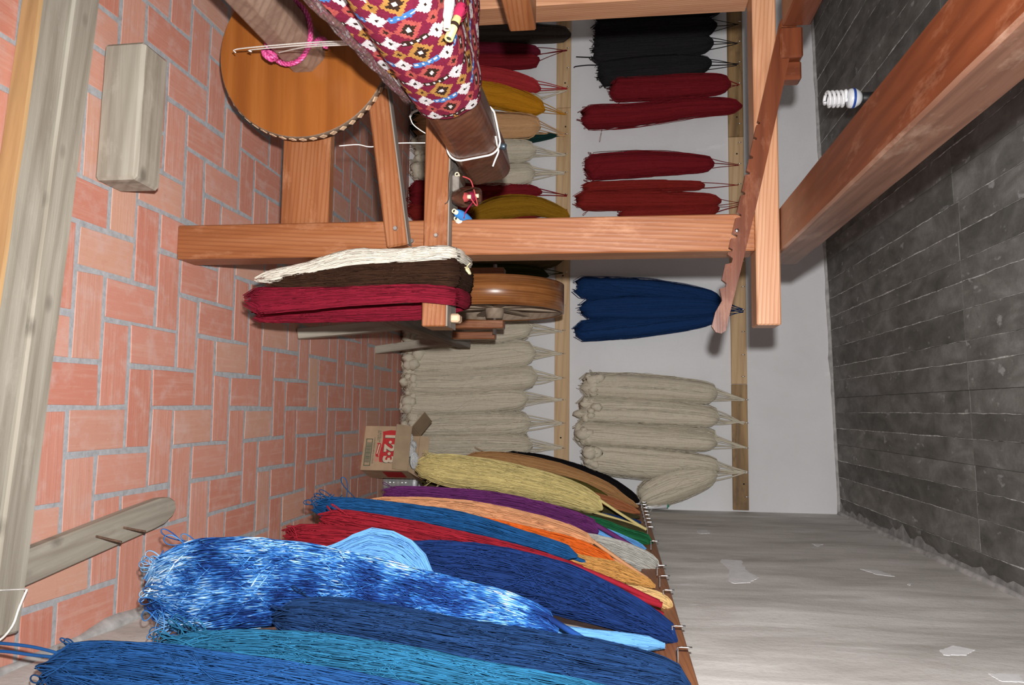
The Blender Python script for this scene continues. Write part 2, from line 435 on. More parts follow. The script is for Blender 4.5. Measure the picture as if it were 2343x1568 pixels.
M_patch = plain('white_plaster_patch', (0.84, 0.845, 0.86), 0.9, var=0.04, nscale=30)
wr = bpy.data.objects['wall_right']
def smear(name, pix, parent, seed, x=None):
    rs_ = np.random.RandomState(seed); q = [P(a, b, x=XW) for a, b in pix]
    pts = []
    for k in range(len(q)):
        a, b = q[k], q[(k + 1) % len(q)]
        for t_ in np.linspace(0, 1, 9, endpoint=False):
            c_ = a.lerp(b, t_); d_ = (b - a).length * 0.022; pts.append((XW - 0.0012, c_.y + rs_.randn() * d_, c_.z + rs_.randn() * d_))
    n_ = len(pts); cen = np.mean(pts, axis=0); v = pts + [(XW + 0.002, p[1], p[2]) for p in pts] + [tuple(cen)]
    f = [tuple(range(n_))] + [(k, k + n_, (k + 1) % n_ + n_, (k + 1) % n_) for k in range(n_)]
    link(name, pydata(name, v, f), M_patch, parent)
smear('plaster_patch', [(1652, 1281), (1694, 1283), (1712, 1310), (1735, 1322), (1716, 1334), (1674, 1336)], wr, 1)
smear('plaster_patch', [(1594, 1215), (1618, 1213), (1624, 1221), (1600, 1222)], wr, 2)
smear('plaster_patch', [(1968, 1303), (2010, 1306), (2048, 1320), (2010, 1316)], wr, 3)
smear('plaster_patch', [(2075, 1338), (2085, 1334), (2082, 1341)], wr, 4)
smear('plaster_patch', [(2150, 1490), (2180, 1478), (2230, 1488), (2210, 1500), (2160, 1500)], wr, 5)
smear('plaster_patch', [(2260, 1542), (2330, 1545), (2343, 1562), (2290, 1560)], wr, 6)
smear('plaster_patch', [(1858, 1245), (1885, 1246), (1870, 1251)], wr, 7)
# --- ceiling: board-formed concrete, a slab with the print of each form board
def ceil_z(x): return 2.955 + 0.030 * (x - XW)
slope = math.atan(0.030)
Mc = Matrix.Translation((XW, 0, 2.955)) @ Matrix.Rotation(-slope, 4, 'Y')
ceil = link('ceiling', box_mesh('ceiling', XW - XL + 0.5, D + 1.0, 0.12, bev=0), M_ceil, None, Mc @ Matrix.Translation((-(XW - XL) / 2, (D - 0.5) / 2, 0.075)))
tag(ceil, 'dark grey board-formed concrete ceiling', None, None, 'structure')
rnd = random.Random(11)
x = 0.0; fins = []
while x > XL - XW:
    w = rnd.uniform(0.085, 0.135)
    yj = 3.42 + (0.0 if x > -1.4 else rnd.choice([-0.02, 0.02]))
    for (y0, y1) in ((-0.5, yj), (yj, D)):
        dz = rnd.uniform(-0.0016, 0.0016)
        me = box_mesh('concrete_strip', w - 0.0012, y1 - y0 - 0.0015, 0.02, bev=0.001)
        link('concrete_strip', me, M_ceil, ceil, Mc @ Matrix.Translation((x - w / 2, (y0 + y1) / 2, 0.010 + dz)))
    if rnd.random() < 0.8:
        n = 90; ys = np.linspace(0.2, D - 0.01, n)
        r = 0.0012 + 0.0016 * np.array([max(0, rnd.gauss(0.35, 0.6)) for _ in range(n)]); r *= (0.5 + 0.8 * (np.sin(ys * rnd.uniform(1, 3) + rnd.random() * 6) > -0.2))
        p = np.stack([np.full(n, x) + np.array([rnd.uniform(-.002, .002) for _ in range(n)]), ys, np.full(n, 0.0)], axis=1)
        fins.append((p, r))
    x -= w
pp = np.array([f[0] for f in fins]); rr = np.array([f[1] for f in fins])
Mi = np.array(Mc)
pp = pp @ Mi[:3, :3].T + Mi[:3, 3]
tubes('ridge_line', pp, rr, M_fin, ceil, K=4)

# plaster smeared onto the ceiling along the right wall, and the pale line across the board ends
rs_ = np.random.RandomState(8); n_ = 120; ys_ = np.linspace(-0.4, D - 0.01, n_)
wd_ = 0.030 + 0.022 * np.abs(np.convolve(rs_.randn(n_ + 6), np.ones(4) / 2, 'same')[:n_])
v = []
for y_, w_ in zip(ys_, wd_):
    for xx_, zz_ in ((0.0, -0.004), (-w_ * 0.6, -0.0035), (-w_, 0.001)): v.append(tuple(Mc @ Vector((xx_, y_, zz_))))
f = []
for k in range(n_ - 1):
    for j in range(2): f.append((k * 3 + j, k * 3 + j + 1, (k + 1) * 3 + j + 1, (k + 1) * 3 + j))
link('plaster_smear', pydata('plaster_smear', v, f, True), plain('grey_plaster_smear', (0.27, 0.265, 0.26), 0.9, var=0.2, nscale=18), ceil)
def fillet(name, a, b, rr0, amp, label, seed, mat):
    n = 90; r_ = np.random.RandomState(seed)
    t = np.linspace(0, 1, n)[:, None]
    p = np.array(a)[None] * (1 - t) + np.array(b)[None] * t
    wob = np.convolve(r_.randn(n + 8), np.ones(5) / 5, 'same')[:n]
    o = tubes(name, p, rr0 + amp * np.abs(wob)[None], mat, None, K=7, caps=True)
    tag(o, label, None, None, 'structure'); return o
fillet('trim_1', (XL, D - 0.002, ceil_z(XL) - 0.004), (XW, D - 0.002, ceil_z(XW) - 0.004), 0.011, 0.012, 'uneven plaster edge where back wall meets ceiling', 1, M_fillet)
fillet('trim_2', (XW - 0.002, -0.4, ceil_z(XW) - 0.004), (XW - 0.002, D, ceil_z(XW) - 0.004), 0.012, 0.016, 'ragged pale plaster edge where right wall meets ceiling', 2, M_fillet)
fillet('trim_3', (XW + 0.004, 0.2, 0.0), (XW + 0.004, D, 0.0), 0.016, 0.018, 'crumbly pale mortar along the foot of the right wall', 3, M_fillet)

# ================================================================== the loom
loom = empty('loom', (-0.9, 2.5, 0), 'orange varnished wooden floor loom with posts, rollers and a big round disc', 'loom')
FY = 2.475                                     # front of the far side frame
post = timber('post', (-0.620, FY, 0), (-0.502, FY + 0.118, 1.930), 'z', M_loom, loom)
timber('post', (-1.465, FY, 0.9655), (-1.338, FY + 0.118, 1.930), 'z', M_loom2, loom)
timber('top_rail', (-2.1, FY - 0.004, 1.930), (-0.268, FY + 0.095, 2.003), 'x', M_loom2, loom)
timber('lower_crossboard', (-1.90, FY + 0.02, 0.362), (-0.62, FY + 0.062, 0.532), 'x', M_loom, loom)
# arm that carries the breast roller, its top left bare
arm = timber('support_arm', (-1.75, 2.425, 0.882), (-0.262, 2.56, 0.962), 'x', M_loom, loom)
timber('bare_arm_top', (-1.75, 2.428, 0.960), (-0.2625, 2.56, 0.9655), 'x', M_greyw, arm, bev=0.001)
pk = bar('peg', (-0.295, 2.50, 0.962), (-0.295, 2.50, 0.995), 0.05, 0.028, M_inlay, loom, up=(1, 0, 0), bev=0.006)
# diagonal brace, bolted to the post
b0, b1 = P(868, 222, y=2.45), P(912, 566, y=2.45)
br = bar('brace', (b0.x - 0.02, 2.452, b0.z - 0.004), (b1.x, 2.452, b1.z), 0.044, 0.072, M_loom, loom, up=(0, 0, 1), bev=0.006)
bd = Vector((b1.x - b0.x, 0, b1.z - b0.z)).normalized(); bn = Vector((-bd.z, 0, bd.x))
o0 = Vector((b0.x - 0.02, 2.452, b0.z - 0.004)) + bn * 0.0375; o1 = Vector((b1.x, 2.452, b1.z)) + bn * 0.0375
bar('bare_brace_edge', o0, o1, 0.043, 0.004, M_greyw, br, up=(0, 0, 1), bev=0.001)

def lathe(name, prof, mat, parent=None, M=None, n=24, smooth=True, caps=True):
    v, f = [], []
    for r, h in prof:
        for k in range(n):
            a = 2 * math.pi * k / n; v.append((r * math.cos(a), r * math.sin(a), h))
    for j in range(len(prof) - 1):
        for k in range(n): f.append((j * n + k, j * n + (k + 1) % n, (j + 1) * n + (k + 1) % n, (j + 1) * n + k))
    if caps:
        f.append(tuple(range(n - 1, -1, -1))); f.append(tuple((len(prof) - 1) * n + k for k in range(n)))
    me = pydata(name, v, f, smooth)
    return link(name, me, mat, parent, M)

def toM(loc, zdir, xdir=None):
    z = Vector(zdir).normalized(); x = Vector(xdir) if xdir else (Vector((0, 0, 1)) if abs(z.z) < 0.9 else Vector((1, 0, 0)))
    y = z.cross(x).normalized(); x = y.cross(z)
    M = Matrix((x, y, z)).transposed().to_4x4(); M.translation = Vector(loc); return M

def bolt(p, r, parent, mat=M_bolt, n=6, name='bolt'):
    lathe(name, [(r, 0), (r, 0.005), (r * 0.8, 0.008)], mat, parent, toM(p, (0, -1, 0)), n=n, smooth=False)
q = P(905, 523, y=2.430); bolt((q.x, 2.430, q.z), 0.0085, loom)
q = P(998, 539, y=2.425); bolt((q.x, 2.425, q.z), 0.0075, loom)
q = P(943, 552, y=2.475); bolt((q.x, 2.475, q.z), 0.008, loom, M_metal, 10)
# overhead beam towards the camera, resting on the top rail
ob = timber('overhead_beam', (-0.640, -0.2, 2.005), (-0.497, 2.70, 2.104), 'y', M_loomd, loom, bev=0.006, jit=0.0005, cuts=24, seed=3)
ob.data.materials.append(wood('worn_beam_side', (0.20, 0.105, 0.07), (0.14, 0.066, 0.042), (0.075, 0.032, 0.02), 0.38, rings=16, scuff=(0.34, 0.23, 0.17), scuff_amt=0.5))
for p in ob.data.polygons:
    if p.normal.y < -0.7: p.material_index = 1
# castle beam and small blocks in the upper left of the frame
timber('castle_beam', (-1.34, 0.4, 2.012), (-1.198, 2.43, 2.098), 'y', M_loomd, loom)
timber('castle_block', (-1.20, 2.43, 2.005), (-1.10, 2.53, 2.075), 'x', M_loomd, loom, bev=0.006)
timber('harness_bar', (-1.205, 0.5, 1.188), (-1.112, 2.20, 1.266), 'y', M_loom, loom)
# notched hanging bar
def notched():
    a, b = P(1806, 44, y=2.44), P(1645, 762, y=2.44)
    a = Vector((a.x, 0, a.z)); b = Vector((b.x, 0, b.z)); ax = (b - a); L = ax.length; ax.normalize(); nn = Vector((ax.z, 0, -ax.x))
    if nn.z > 0: nn = -nn                                  # notches look down
    hw = 0.0265
    up, dn = [], []
    up += [(0.0, hw * 0.8), (0.012, hw), (L * 0.55, hw), (L * 0.80, hw * 0.86), (L * 0.93, hw * 0.72), (L - 0.012, hw * 0.72), (L, hw * 0.3)]
    dn += [(L, -hw * 0.35), (L - 0.015, -hw * 0.95), (L - 0.06, -hw * 0.9), (L - 0.10, -hw * 0.45)]
    def notch(t, w, d): return [(t + w, -hw), (t + w * 0.45, -hw + d), (t - w * 0.45, -hw + d), (t - w, -hw)]
    for fr, w, d in ((0.853, 0.014, 0.016), (0.775, 0.016, 0.018), (0.745, 0.008, 0.012), (0.70, 0.009, 0.017), (0.635, 0.009, 0.015), (0.565, 0.007, 0.012), (0.50, 0.007, 0.012), (0.45, 0.007, 0.011), (0.39, 0.006, 0.01), (0.34, 0.006, 0.009)):
        dn += notch(L * fr, w, d)
    dn += [(0.012, -hw), (0.0, -hw * 0.8)]
    pts = [a + ax * t + nn * (-s) for t, s in up] + [a + ax * t + nn * (-s) for t, s in dn]
    return [(p.x, p.z) for p in pts], a, ax, nn
ol, na, nax, nnn = notched()
nb = prism('notched_bar', ol, 2.440, 2.458, M_loomd, loom)
q = P(1803, 78, y=2.44); lathe('nail_head', [(0.012, 0), (0.012, 0.003), (0.009, 0.005)], M_bolt, nb, toM((q.x, 2.440, q.z), (0, -1, 0)), n=14)
q = P(1686, 528, y=2.44); lathe('nail_head', [(0.0065, 0), (0.0065, 0.004), (0.004, 0.006)], M_metal, nb, toM((q.x, 2.440, q.z), (0, -1, 0)), n=12)
timber('bar_spacer', (-1.10, 2.458, 1.99), (-1.04, 2.51, 2.075), 'z', M_loomd, loom, bev=0.005)

# round disc on the lower roller, edge inlaid with pale pegs
DC = Vector((-1.185, 2.40, 0.466)); DR = 0.297
disc = lathe('ratchet_disc', [(DR - 0.003, -0.001), (DR, 0.002), (DR, 0.034)], M_disc, loom, toM(DC + Vector((0, 0.0, 0)), (0, 1, 0), (1, 0, 0)), n=96, smooth=False)
disc.data.materials.append(M_rimw)
for p in disc.data.polygons:
    if len(p.vertices) == 4: p.material_index = 1; p.use_smooth = True
peg_me = box_mesh('edge_peg', 0.019, 0.020, 0.006, bev=0.0015); peg_me.materials.append(M_inlay)
for k in range(52):
    a = 2 * math.pi * k / 52
    d = Vector((math.cos(a), 0, math.sin(a)))
    M = toM(DC + d * (DR - 0.0005) + Vector((0, 0.018, 0)), d, Vector((0, 1, 0)).cross(d)) @ Matrix.Rotation(math.radians(24), 4, 'Z')
    link('edge_peg', peg_me, None, disc, M)
# lower roller: eight-sided
oct_ = [(0.080 * math.cos(math.pi / 8 + k * math.pi / 4) * (1.0), 0.080 * math.sin(math.pi / 8 + k * math.pi / 4)) for k in range(8)]
prism('lower_roller', [(DC.x + a, DC.z + b) for a, b in oct_], 0.4, 2.402, M_rollerg, loom, bev=0.004)
# breast roller: rounded square, slightly turned
RC = Vector((-0.868, 0, 1.047))
def rsq(h, r, n=7, rot=0.0):
    o = []
    for cx, cz, a0 in ((1, 1, 0), (-1, 1, 90), (-1, -1, 180), (1, -1, 270)):
        for k in range(n):
            a = math.radians(a0 + 90 * k / (n - 1)); o.append(((h - r) * cx + r * math.cos(a), (h - r) * cz + r * math.sin(a)))
    return [(x * math.cos(rot) - z * math.sin(rot), x * math.sin(rot) + z * math.cos(rot)) for x, z in o]
RS = rsq(0.080, 0.042, rot=math.radians(12))
prism('breast_roller', [(RC.x + a, RC.z + b) for a, b in RS], 0.4, 2.63, M_roller, loom)
q = P(1128, 325, y=2.40)
lathe('knob', [(0.010, 0), (0.010, 0.02), (0.007, 0.024)], plain('blued_knob', (0.08, 0.11, 0.14), 0.35, metal=0.6), loom, toM((RC.x + 0.030, 2.40, RC.z + 0.082), (0.2, 0, 1)), n=12)

# ------------------------------------------------ woven textile over the breast roller
def textile():
    R = 0.088
    ns, ny = 190, 300
    y0, y1 = 0.55, 1.985
    ys = np.linspace(y1, y0, ny + 1)
    tilt = math.radians(12)
    # cross-section outline of the roller, from far left over the top, round the right side
    base = []
    for x in np.linspace(-0.55, -0.06, 60): base.append((x, 0.086))
    prof = rsq(0.086, 0.046, n=12, rot=tilt)
    pr = np.array(prof); ang = np.degrees(np.arctan2(pr[:, 1], pr[:, 0]))
    dense = []
    for a in np.linspace(100, -62, 150):
        r = np.interp(a, *zip(*sorted(zip(ang, np.hypot(pr[:, 0], pr[:, 1]))))); dense.append((r * math.cos(math.radians(a)), r * math.sin(math.radians(a))))
    base = np.array(base + dense)
    V = np.zeros((ny + 1, ns + 1, 3)); Sl = np.zeros((ny + 1, ns + 1))
    for j, y in enumerate(ys):
        hang = max(0.0, 0.005 + (y1 - y) * 0.115)
        b = base.copy()
        e = b[-1]; tail = [(e[0] - 0.004 * t, e[1] - hang * t) for t in np.linspace(0.05, 1, 20)]
        o = np.vstack([b, tail])
        L = np.r_[0, np.cumsum(np.hypot(*np.diff(o, axis=0).T))]
        # measured from the top of the roller so the pattern stays put
        s = np.linspace(0, L[-1], ns + 1)
        V[j, :, 0] = RC.x + np.interp(s, L, o[:, 0]); V[j, :, 2] = RC.z + np.interp(s, L, o[:, 1]); V[j, :, 1] = y
        Sl[j] = s
    wv = 0.0012 * np.sin(Sl * 60 + V[:, :, 1] * 25)
    V[:, :, 2] += wv * (Sl < 0.49)
    v = V.reshape(-1, 3)
    idx = np.arange((ny + 1) * (ns + 1)).reshape(ny + 1, ns + 1)
    f = np.stack([idx[:-1, :-1], idx[:-1, 1:], idx[1:, 1:], idx[1:, :-1]], axis=-1).reshape(-1, 4)
    sc = (Sl[:-1, :-1] + Sl[1:, 1:]) / 2; yc = y1 - (V[:-1, :-1, 1] + V[1:, 1:, 1]) / 2
    col = np.zeros(sc.shape + (3,))
    CR, GO, PK, BR, WH, BL = (0.19, 0.016, 0.045), (0.42, 0.21, 0.055), (0.43, 0.085, 0.075), (0.040, 0.018, 0.012), (0.66, 0.63, 0.64), (0.06, 0.19, 0.47)
    col[:] = CR
    rp = np.random.RandomState(2)
    jag = 0.0016 * rp.randn(*sc.shape)
    PY, PS = 0.205, 0.104                          # repeat along the roller / round it
    row = np.floor(sc / PS); s = sc - (row + 0.5) * PS
    yy = yc + 0.03
    def dia(cy, cs, a, b_): return np.abs(((yy - cy + PY / 2) % PY) - PY / 2) / a + np.abs(((s - cs + PS / 2) % PS) - PS / 2) / b_ + jag * 22
    def put(m, c): col[m] = c
    for cy, c in ((PY / 4, BR), (3 * PY / 4, BL)):
        ddy = np.abs(((yy - cy + PY / 2) % PY) - PY / 2); m = (ddy < 0.0105 + jag) & (np.abs(s) < 0.030)
        put(m, c); put(m & (ddy < 0.0042) & (np.abs(((s + 0.030) % 0.015) - 0.0075) < 0.0032), WH)
    for cy, edge in ((0.0, GO), (PY / 2, PK)):
        d = dia(cy, 0.0, 0.047, 0.031); put(d < 1, edge); put(d < 0.58, BR); put(dia(cy, 0, 0.011, 0.007) < 1, WH)
        d = dia(cy, PS / 2 - 0.004, 0.027, 0.017); put(d < 1, edge); put(d < 0.34, BR)
    for cy in (PY / 4, 3 * PY / 4):
        d = dia(cy, PS / 2, 0.031, 0.022); put(d < 1, WH); put(d < 0.24, BR)
    col *= (0.86 + 0.28 * rp.rand(*sc.shape))[..., None]
    me = pydata('woven_textile', v, [tuple(q) for q in f.tolist()], True)
    ca = me.color_attributes.new('weave', 'FLOAT_COLOR', 'CORNER')
    cc = np.ones((len(f), 4, 4), dtype=np.float32); cc[:, :, :3] = col.reshape(-1, 3)[:, None, :]
    ca.data.foreach_set('color', cc.reshape(-1))
    m, nt, b = new_mat('woven_wool')
    at = N_(nt, 'ShaderNodeAttribute', attribute_name='weave'); nt.links.new(at.outputs['Color'], b.inputs['Base Color'])
    b.inputs['Roughness'].default_value = 0.95; b.inputs['Specular IOR Level'].default_value = 0.1
    n = noise(nt, N_(nt, 'ShaderNodeTexCoord').outputs['Object'], 500, 3, 0.7); bump(nt, b, n, 0.6, 0.002)
    root = empty('woven_textile', (RC.x, 1.3, RC.z - 0.1), 'crimson woven textile with gold, pink and white diamonds over the roller', 'textile')
    o = link('cloth', me, m, root)
    md = o.modifiers.new('thick', 'SOLIDIFY'); md.thickness = 0.003; md.offset = -1
    # rolled, corded lower edge
    edge = V[:, -1, :]
    m2, nt, b = new_mat('twisted_edge_wool')
    c = N_(nt, 'ShaderNodeTexCoord').outputs['Object']
    wv = N_(nt, 'ShaderNodeTexWave', wave_type='BANDS', bands_direction='DIAGONAL'); wv.inputs['Scale'].default_value = 40; wv.inputs['Distortion'].default_value = 3
    nt.links.new(c, wv.inputs['Vector'])
    col1 = ramp(nt, noise(nt, mapping(nt, c, (30, 6, 30)), 5, 4), [(0.3, (0.05, 0.022, 0.018)), (0.45, (0.12, 0.065, 0.05)), (0.55, (0.10, 0.012, 0.03)), (0.62, (0.22, 0.20, 0.20)), (0.75, (0.10, 0.05, 0.02))])
    nt.links.new(mix(nt, math_(nt, 'MULTIPLY', wv.outputs['Fac'], 0.5), col1, (0.04, 0.02, 0.016)), b.inputs['Base Color']); b.inputs['Roughness'].default_value = 0.95
    rl = []
    for k in range(5):
        a = math.radians(200 + 45 * k); off = 0.010
        p = edge[::6] + np.array([math.cos(a) * off * 0.8, 0, math.sin(a) * off - 0.006]); ph = np.linspace(0, 70, len(p))
        p = p + np.stack([0.003 * np.sin(ph + k), 0 * ph, 0.003 * np.cos(ph + k)], axis=1); rl.append(p)
    tubes('rolled_edge', np.array(rl), 0.0085, m2, root, K=7, caps=True)
    # loose white warp ends over the disc
    e = P(806, 94, y=1.74)
    for k, (px, py, dz) in enumerate(((545, 112, 0), (575, 110, 0.004), (640, 112, -0.003))):
        a = P(806 - 3 * k, 94 + 4 * k, y=1.74); m1 = P(700, 98 + 5 * k, y=2.0); t = P(px, py + 4 * k, y=2.22)
        tip = P(px - 6 if k == 0 else px, py + 8, y=2.22)
        cord('warp_end', [a, m1, t, tip], 0.0021, M_white, root, K=5)
    # fringe threads along the selvage
    sel = V[0]
    return root
textile()
# white cord tied round the roller end
yk = 2.36
pts = [Vector((RC.x + 1.05 * a, yk + (0.0 if b > 0 else -0.01), RC.z + 1.05 * b)) for a, b in RS]
pts = pts + [pts[0]]
w1 = empty('tied_cord', pts[0], 'white cord tied around the bare dark end of the roller', 'cord')
cord('cord_loop', pts, 0.0032, M_white, w1, M=80)
k0 = Vector((RC.x + 0.05, yk, RC.z + 0.085))
cord('cord_tail', [k0, k0 + Vector((0.012, 0.01, 0.0)), k0 + Vector((0.035, 0.02, -0.012)), k0 + Vector((0.05, 0.03, -0.02))], 0.0028, M_white, w1)
cord('cord_tail', [k0, k0 + Vector((0.0, -0.03, 0.002)), k0 + Vector((-0.015, -0.06, 0.002))], 0.0028, M_white, w1)
# thin line stretched from crossboard to arm
a = P(776, 334, y=2.49); b_ = P(980, 327, y=2.56)
tag(cord('stretched_line', [a, P(818, 331, y=2.5), P(850, 336, y=2.5), P(905, 328, y=2.55), b_], 0.0019, M_white), 'thin white line stretched between crossboard, brace and arm', 'cord')
c1 = empty('frayed_string', P(942, 268, y=2.60), 'frayed white string curling beside the roller above the black yarn', 'string')
cord('string', [P(982, 310, y=2.60), P(962, 298, y=2.60), P(945, 284, y=2.60), P(938, 268, y=2.60)], 0.002, M_white, c1)
cord('frayed_end', [P(938, 268, y=2.60), P(944, 258, y=2.60), P(956, 252, y=2.60), P(962, 246, y=2.60)], 0.0045, M_white, c1)

# pink rope round the lower roller
m, nt, b = new_mat('pink_braided_rope')
c = coords(nt, False); n = noise(nt, c, 160, 3, 0.7)
nt.links.new(ramp(nt, n, [(0.3, (0.28, 0.02, 0.10)), (0.5, (0.58, 0.05, 0.22)), (0.62, (0.72, 0.16, 0.36)), (0.7, (0.2, 0.25, 0.6))]), b.inputs['Base Color']); b.inputs['Roughness'].default_value = 0.6
M_pink = m
rp_ = empty('pink_rope', (DC.x, 2.25, DC.z - 0.09), 'bright pink braided rope knotted around the lower roller by the disc', 'rope')
ringp = []
for k in range(25):
    a = 2 * math.pi * k / 24; r = 0.086 / max(0.93, math.cos(((a + math.pi / 8) % (math.pi / 4)) - math.pi / 8))
    ringp.append(Vector((DC.x + 0.086 * math.cos(a), 2.27 + 0.045 * math.cos(a + 0.6), DC.z + 0.086 * math.sin(a))))
def braid(name, path, r, parent):
    sp = spline([tuple(p) for p in path], max(40, len(path) * 6)); L = np.linspace(0, len(sp) * 0.55, len(sp))
    T = np.gradient(sp, axis=0); T /= np.linalg.norm(T, axis=1, keepdims=True) + 1e-9
    n1 = np.cross(T, [0.3, 0.9, 0.2]); n1 /= np.linalg.norm(n1, axis=1, keepdims=True); n2 = np.cross(T, n1)
    st = [sp + r * (np.cos(L + k * 2.094)[:, None] * n1 + np.sin(L + k * 2.094)[:, None] * n2) for k in range(3)]
    return tubes(name, np.array(st), r * 0.95, M_pink, parent, K=6, caps=True)
braid('rope_turn', ringp, 0.0045, rp_)
q = DC + Vector((0.086, 2.30 - DC.y, 0.0))
braid('rope_knot', [Vector((DC.x + 0.070, 2.24, DC.z - 0.060)), Vector((DC.x + 0.088, 2.23, DC.z - 0.052)), Vector((DC.x + 0.100, 2.235, DC.z - 0.035)), Vector((DC.x + 0.088, 2.25, DC.z - 0.030)), Vector((DC.x + 0.075, 2.235, DC.z - 0.052))], 0.006, rp_)
braid('rope_end', [Vector((DC.x + 0.03, 2.30, DC.z + 0.078)), Vector((DC.x + 0.02, 2.29, DC.z + 0.095)), Vector((DC.x + 0.025, 2.285, DC.z + 0.115)), Vector((DC.x + 0.05, 2.28, DC.z + 0.125))], 0.0055, rp_)

# ================================================================== timbers and debris on the floor
ang = math.radians(-5.2); ca, sa = math.cos(ang), math.sin(ang)
def lay(name, x0, x1, off, w, h, z0, mat, label, cat, seed):
    # off: distance of the near edge from the reference line through (-1.13, 1.83)
    cx = (x0 + x1) / 2
    M = Matrix.Translation((-1.13, 1.83, 0)) @ Matrix.Rotation(ang, 4, 'Z') @ Matrix.Translation((cx + 1.13, off + w / 2, z0 + h / 2))
    o = link(name, box_mesh(name, x1 - x0, w, h, bev=0.006, jit=0.0010, cuts=18, seed=seed), mat, None, M)
    return tag(o, label, cat)
t1 = lay('weathered_timber', -1.9, 0.50, -0.100, 0.097, 0.060, 0.0, M_old, 'nearest floor timber, its front side yellowed and its top grey', 'timber', 1)
t1.data.materials.append(M_oldo)
for p in t1.data.polygons:
    if p.normal.y < -0.7: p.material_index = 1
t2 = lay('weathered_timber', -1.9, 0.552, 0.001, 0.098, 0.066, 0.0, M_old, 'long grey weathered timber lying behind the yellow-sided one, corded at its end', 'timber', 2)
# white cord on the end of the long timber
wc = empty('thin_cord', P(20, 1400, z=0.066), 'thin white cord wrapped over the end of the long grey timber', 'cord')
E1 = Matrix.Translation((-1.13, 1.83, 0)) @ Matrix.Rotation(ang, 4, 'Z')
def tl(x, yo, z): return E1 @ Vector((x + 1.13, yo, z))
cord('cord_wrap', [tl(0.44, -0.004, 0.03), tl(0.44, 0.0, 0.069), tl(0.445, 0.05, 0.069), tl(0.45, 0.10, 0.068), tl(0.452, 0.103, 0.03)], 0.0016, M_white, wc)
cord('cord_tail', [tl(0.45, 0.098, 0.070), tl(0.49, 0.080, 0.0695), tl(0.53, 0.065, 0.0695), tl(0.556, 0.03, 0.069), tl(0.56, 0.0, 0.05), tl(0.565, -0.05, 0.02)], 0.0028, M_white, wc)
# block
bl = link('timber_block', box_mesh('timber_block', 0.415, 0.125, 0.132, bev=0.010, seg=1, jit=0.0012, cuts=6, seed=6), M_old, None, Matrix.Translation((-0.855, 2.098, 0.066)) @ Matrix.Rotation(math.radians(-1.5), 4, 'Z'))
tag(bl, 'short thick grey timber block lying on the brick floor before the disc', 'timber block')
# nailed plank with a rounded end
pk_o = [(-0.045, -0.36), (0.045, -0.36), (0.047, 0.20), (0.044, 0.26), (0.030, 0.305), (0.008, 0.325), (-0.018, 0.318), (-0.036, 0.29), (-0.044, 0.24), (-0.046, 0.1)]
bm = bmesh.new(); vs = [bm.verts.new((y, -x, 0)) for x, y in pk_o]; fc = bm.faces.new(vs)
r = bmesh.ops.extrude_face_region(bm, geom=[fc])
for v in [g for g in r['geom'] if isinstance(g, bmesh.types.BMVert)]: v.co.z = 0.034
bmesh.ops.recalc_face_normals(bm, faces=bm.faces)
bmesh.ops.bevel(bm, geom=[e for e in bm.edges if e.calc_face_angle(0) > 0.9], offset=0.004, segments=1, affect='EDGES')
Mp = Matrix.Translation((0.372, 2.17, 0.0)) @ Matrix.Rotation(math.radians(90 + 6.5), 4, 'Z')
plank = empty('nailed_plank', (0.372, 2.17, 0), 'grey round-ended plank on the floor with two rusty nails sticking up', 'plank')
link('board', bm_mesh(bm, 'board'), M_old, plank, Mp)
for px, py, tx, ty in ((220, 1228, 278, 1241), (283, 1208, 333, 1217)):
    b0 = P(px, py, z=0.034); top = P(tx, ty, x=None, y=b0.y + 0.012)
    cord('nail', [b0 - Vector((0, 0, 0.02)), b0, b0.lerp(top, 0.5), top], 0.0034, M_rust, plank)

# ================================================================== yarn hanks
def sm_noise(rs, n, m, k):
    """n smooth random curves with m samples, about k wiggles, roughly in -1..1"""
    c = rs.randn(n, k + 3); t = np.linspace(0, k + 1.999, m); i = t.astype(int); fr = t - i
    fr = fr * fr * (3 - 2 * fr)
    return c[:, i] * (1 - fr) + c[:, np.minimum(i + 1, k + 2)] * fr

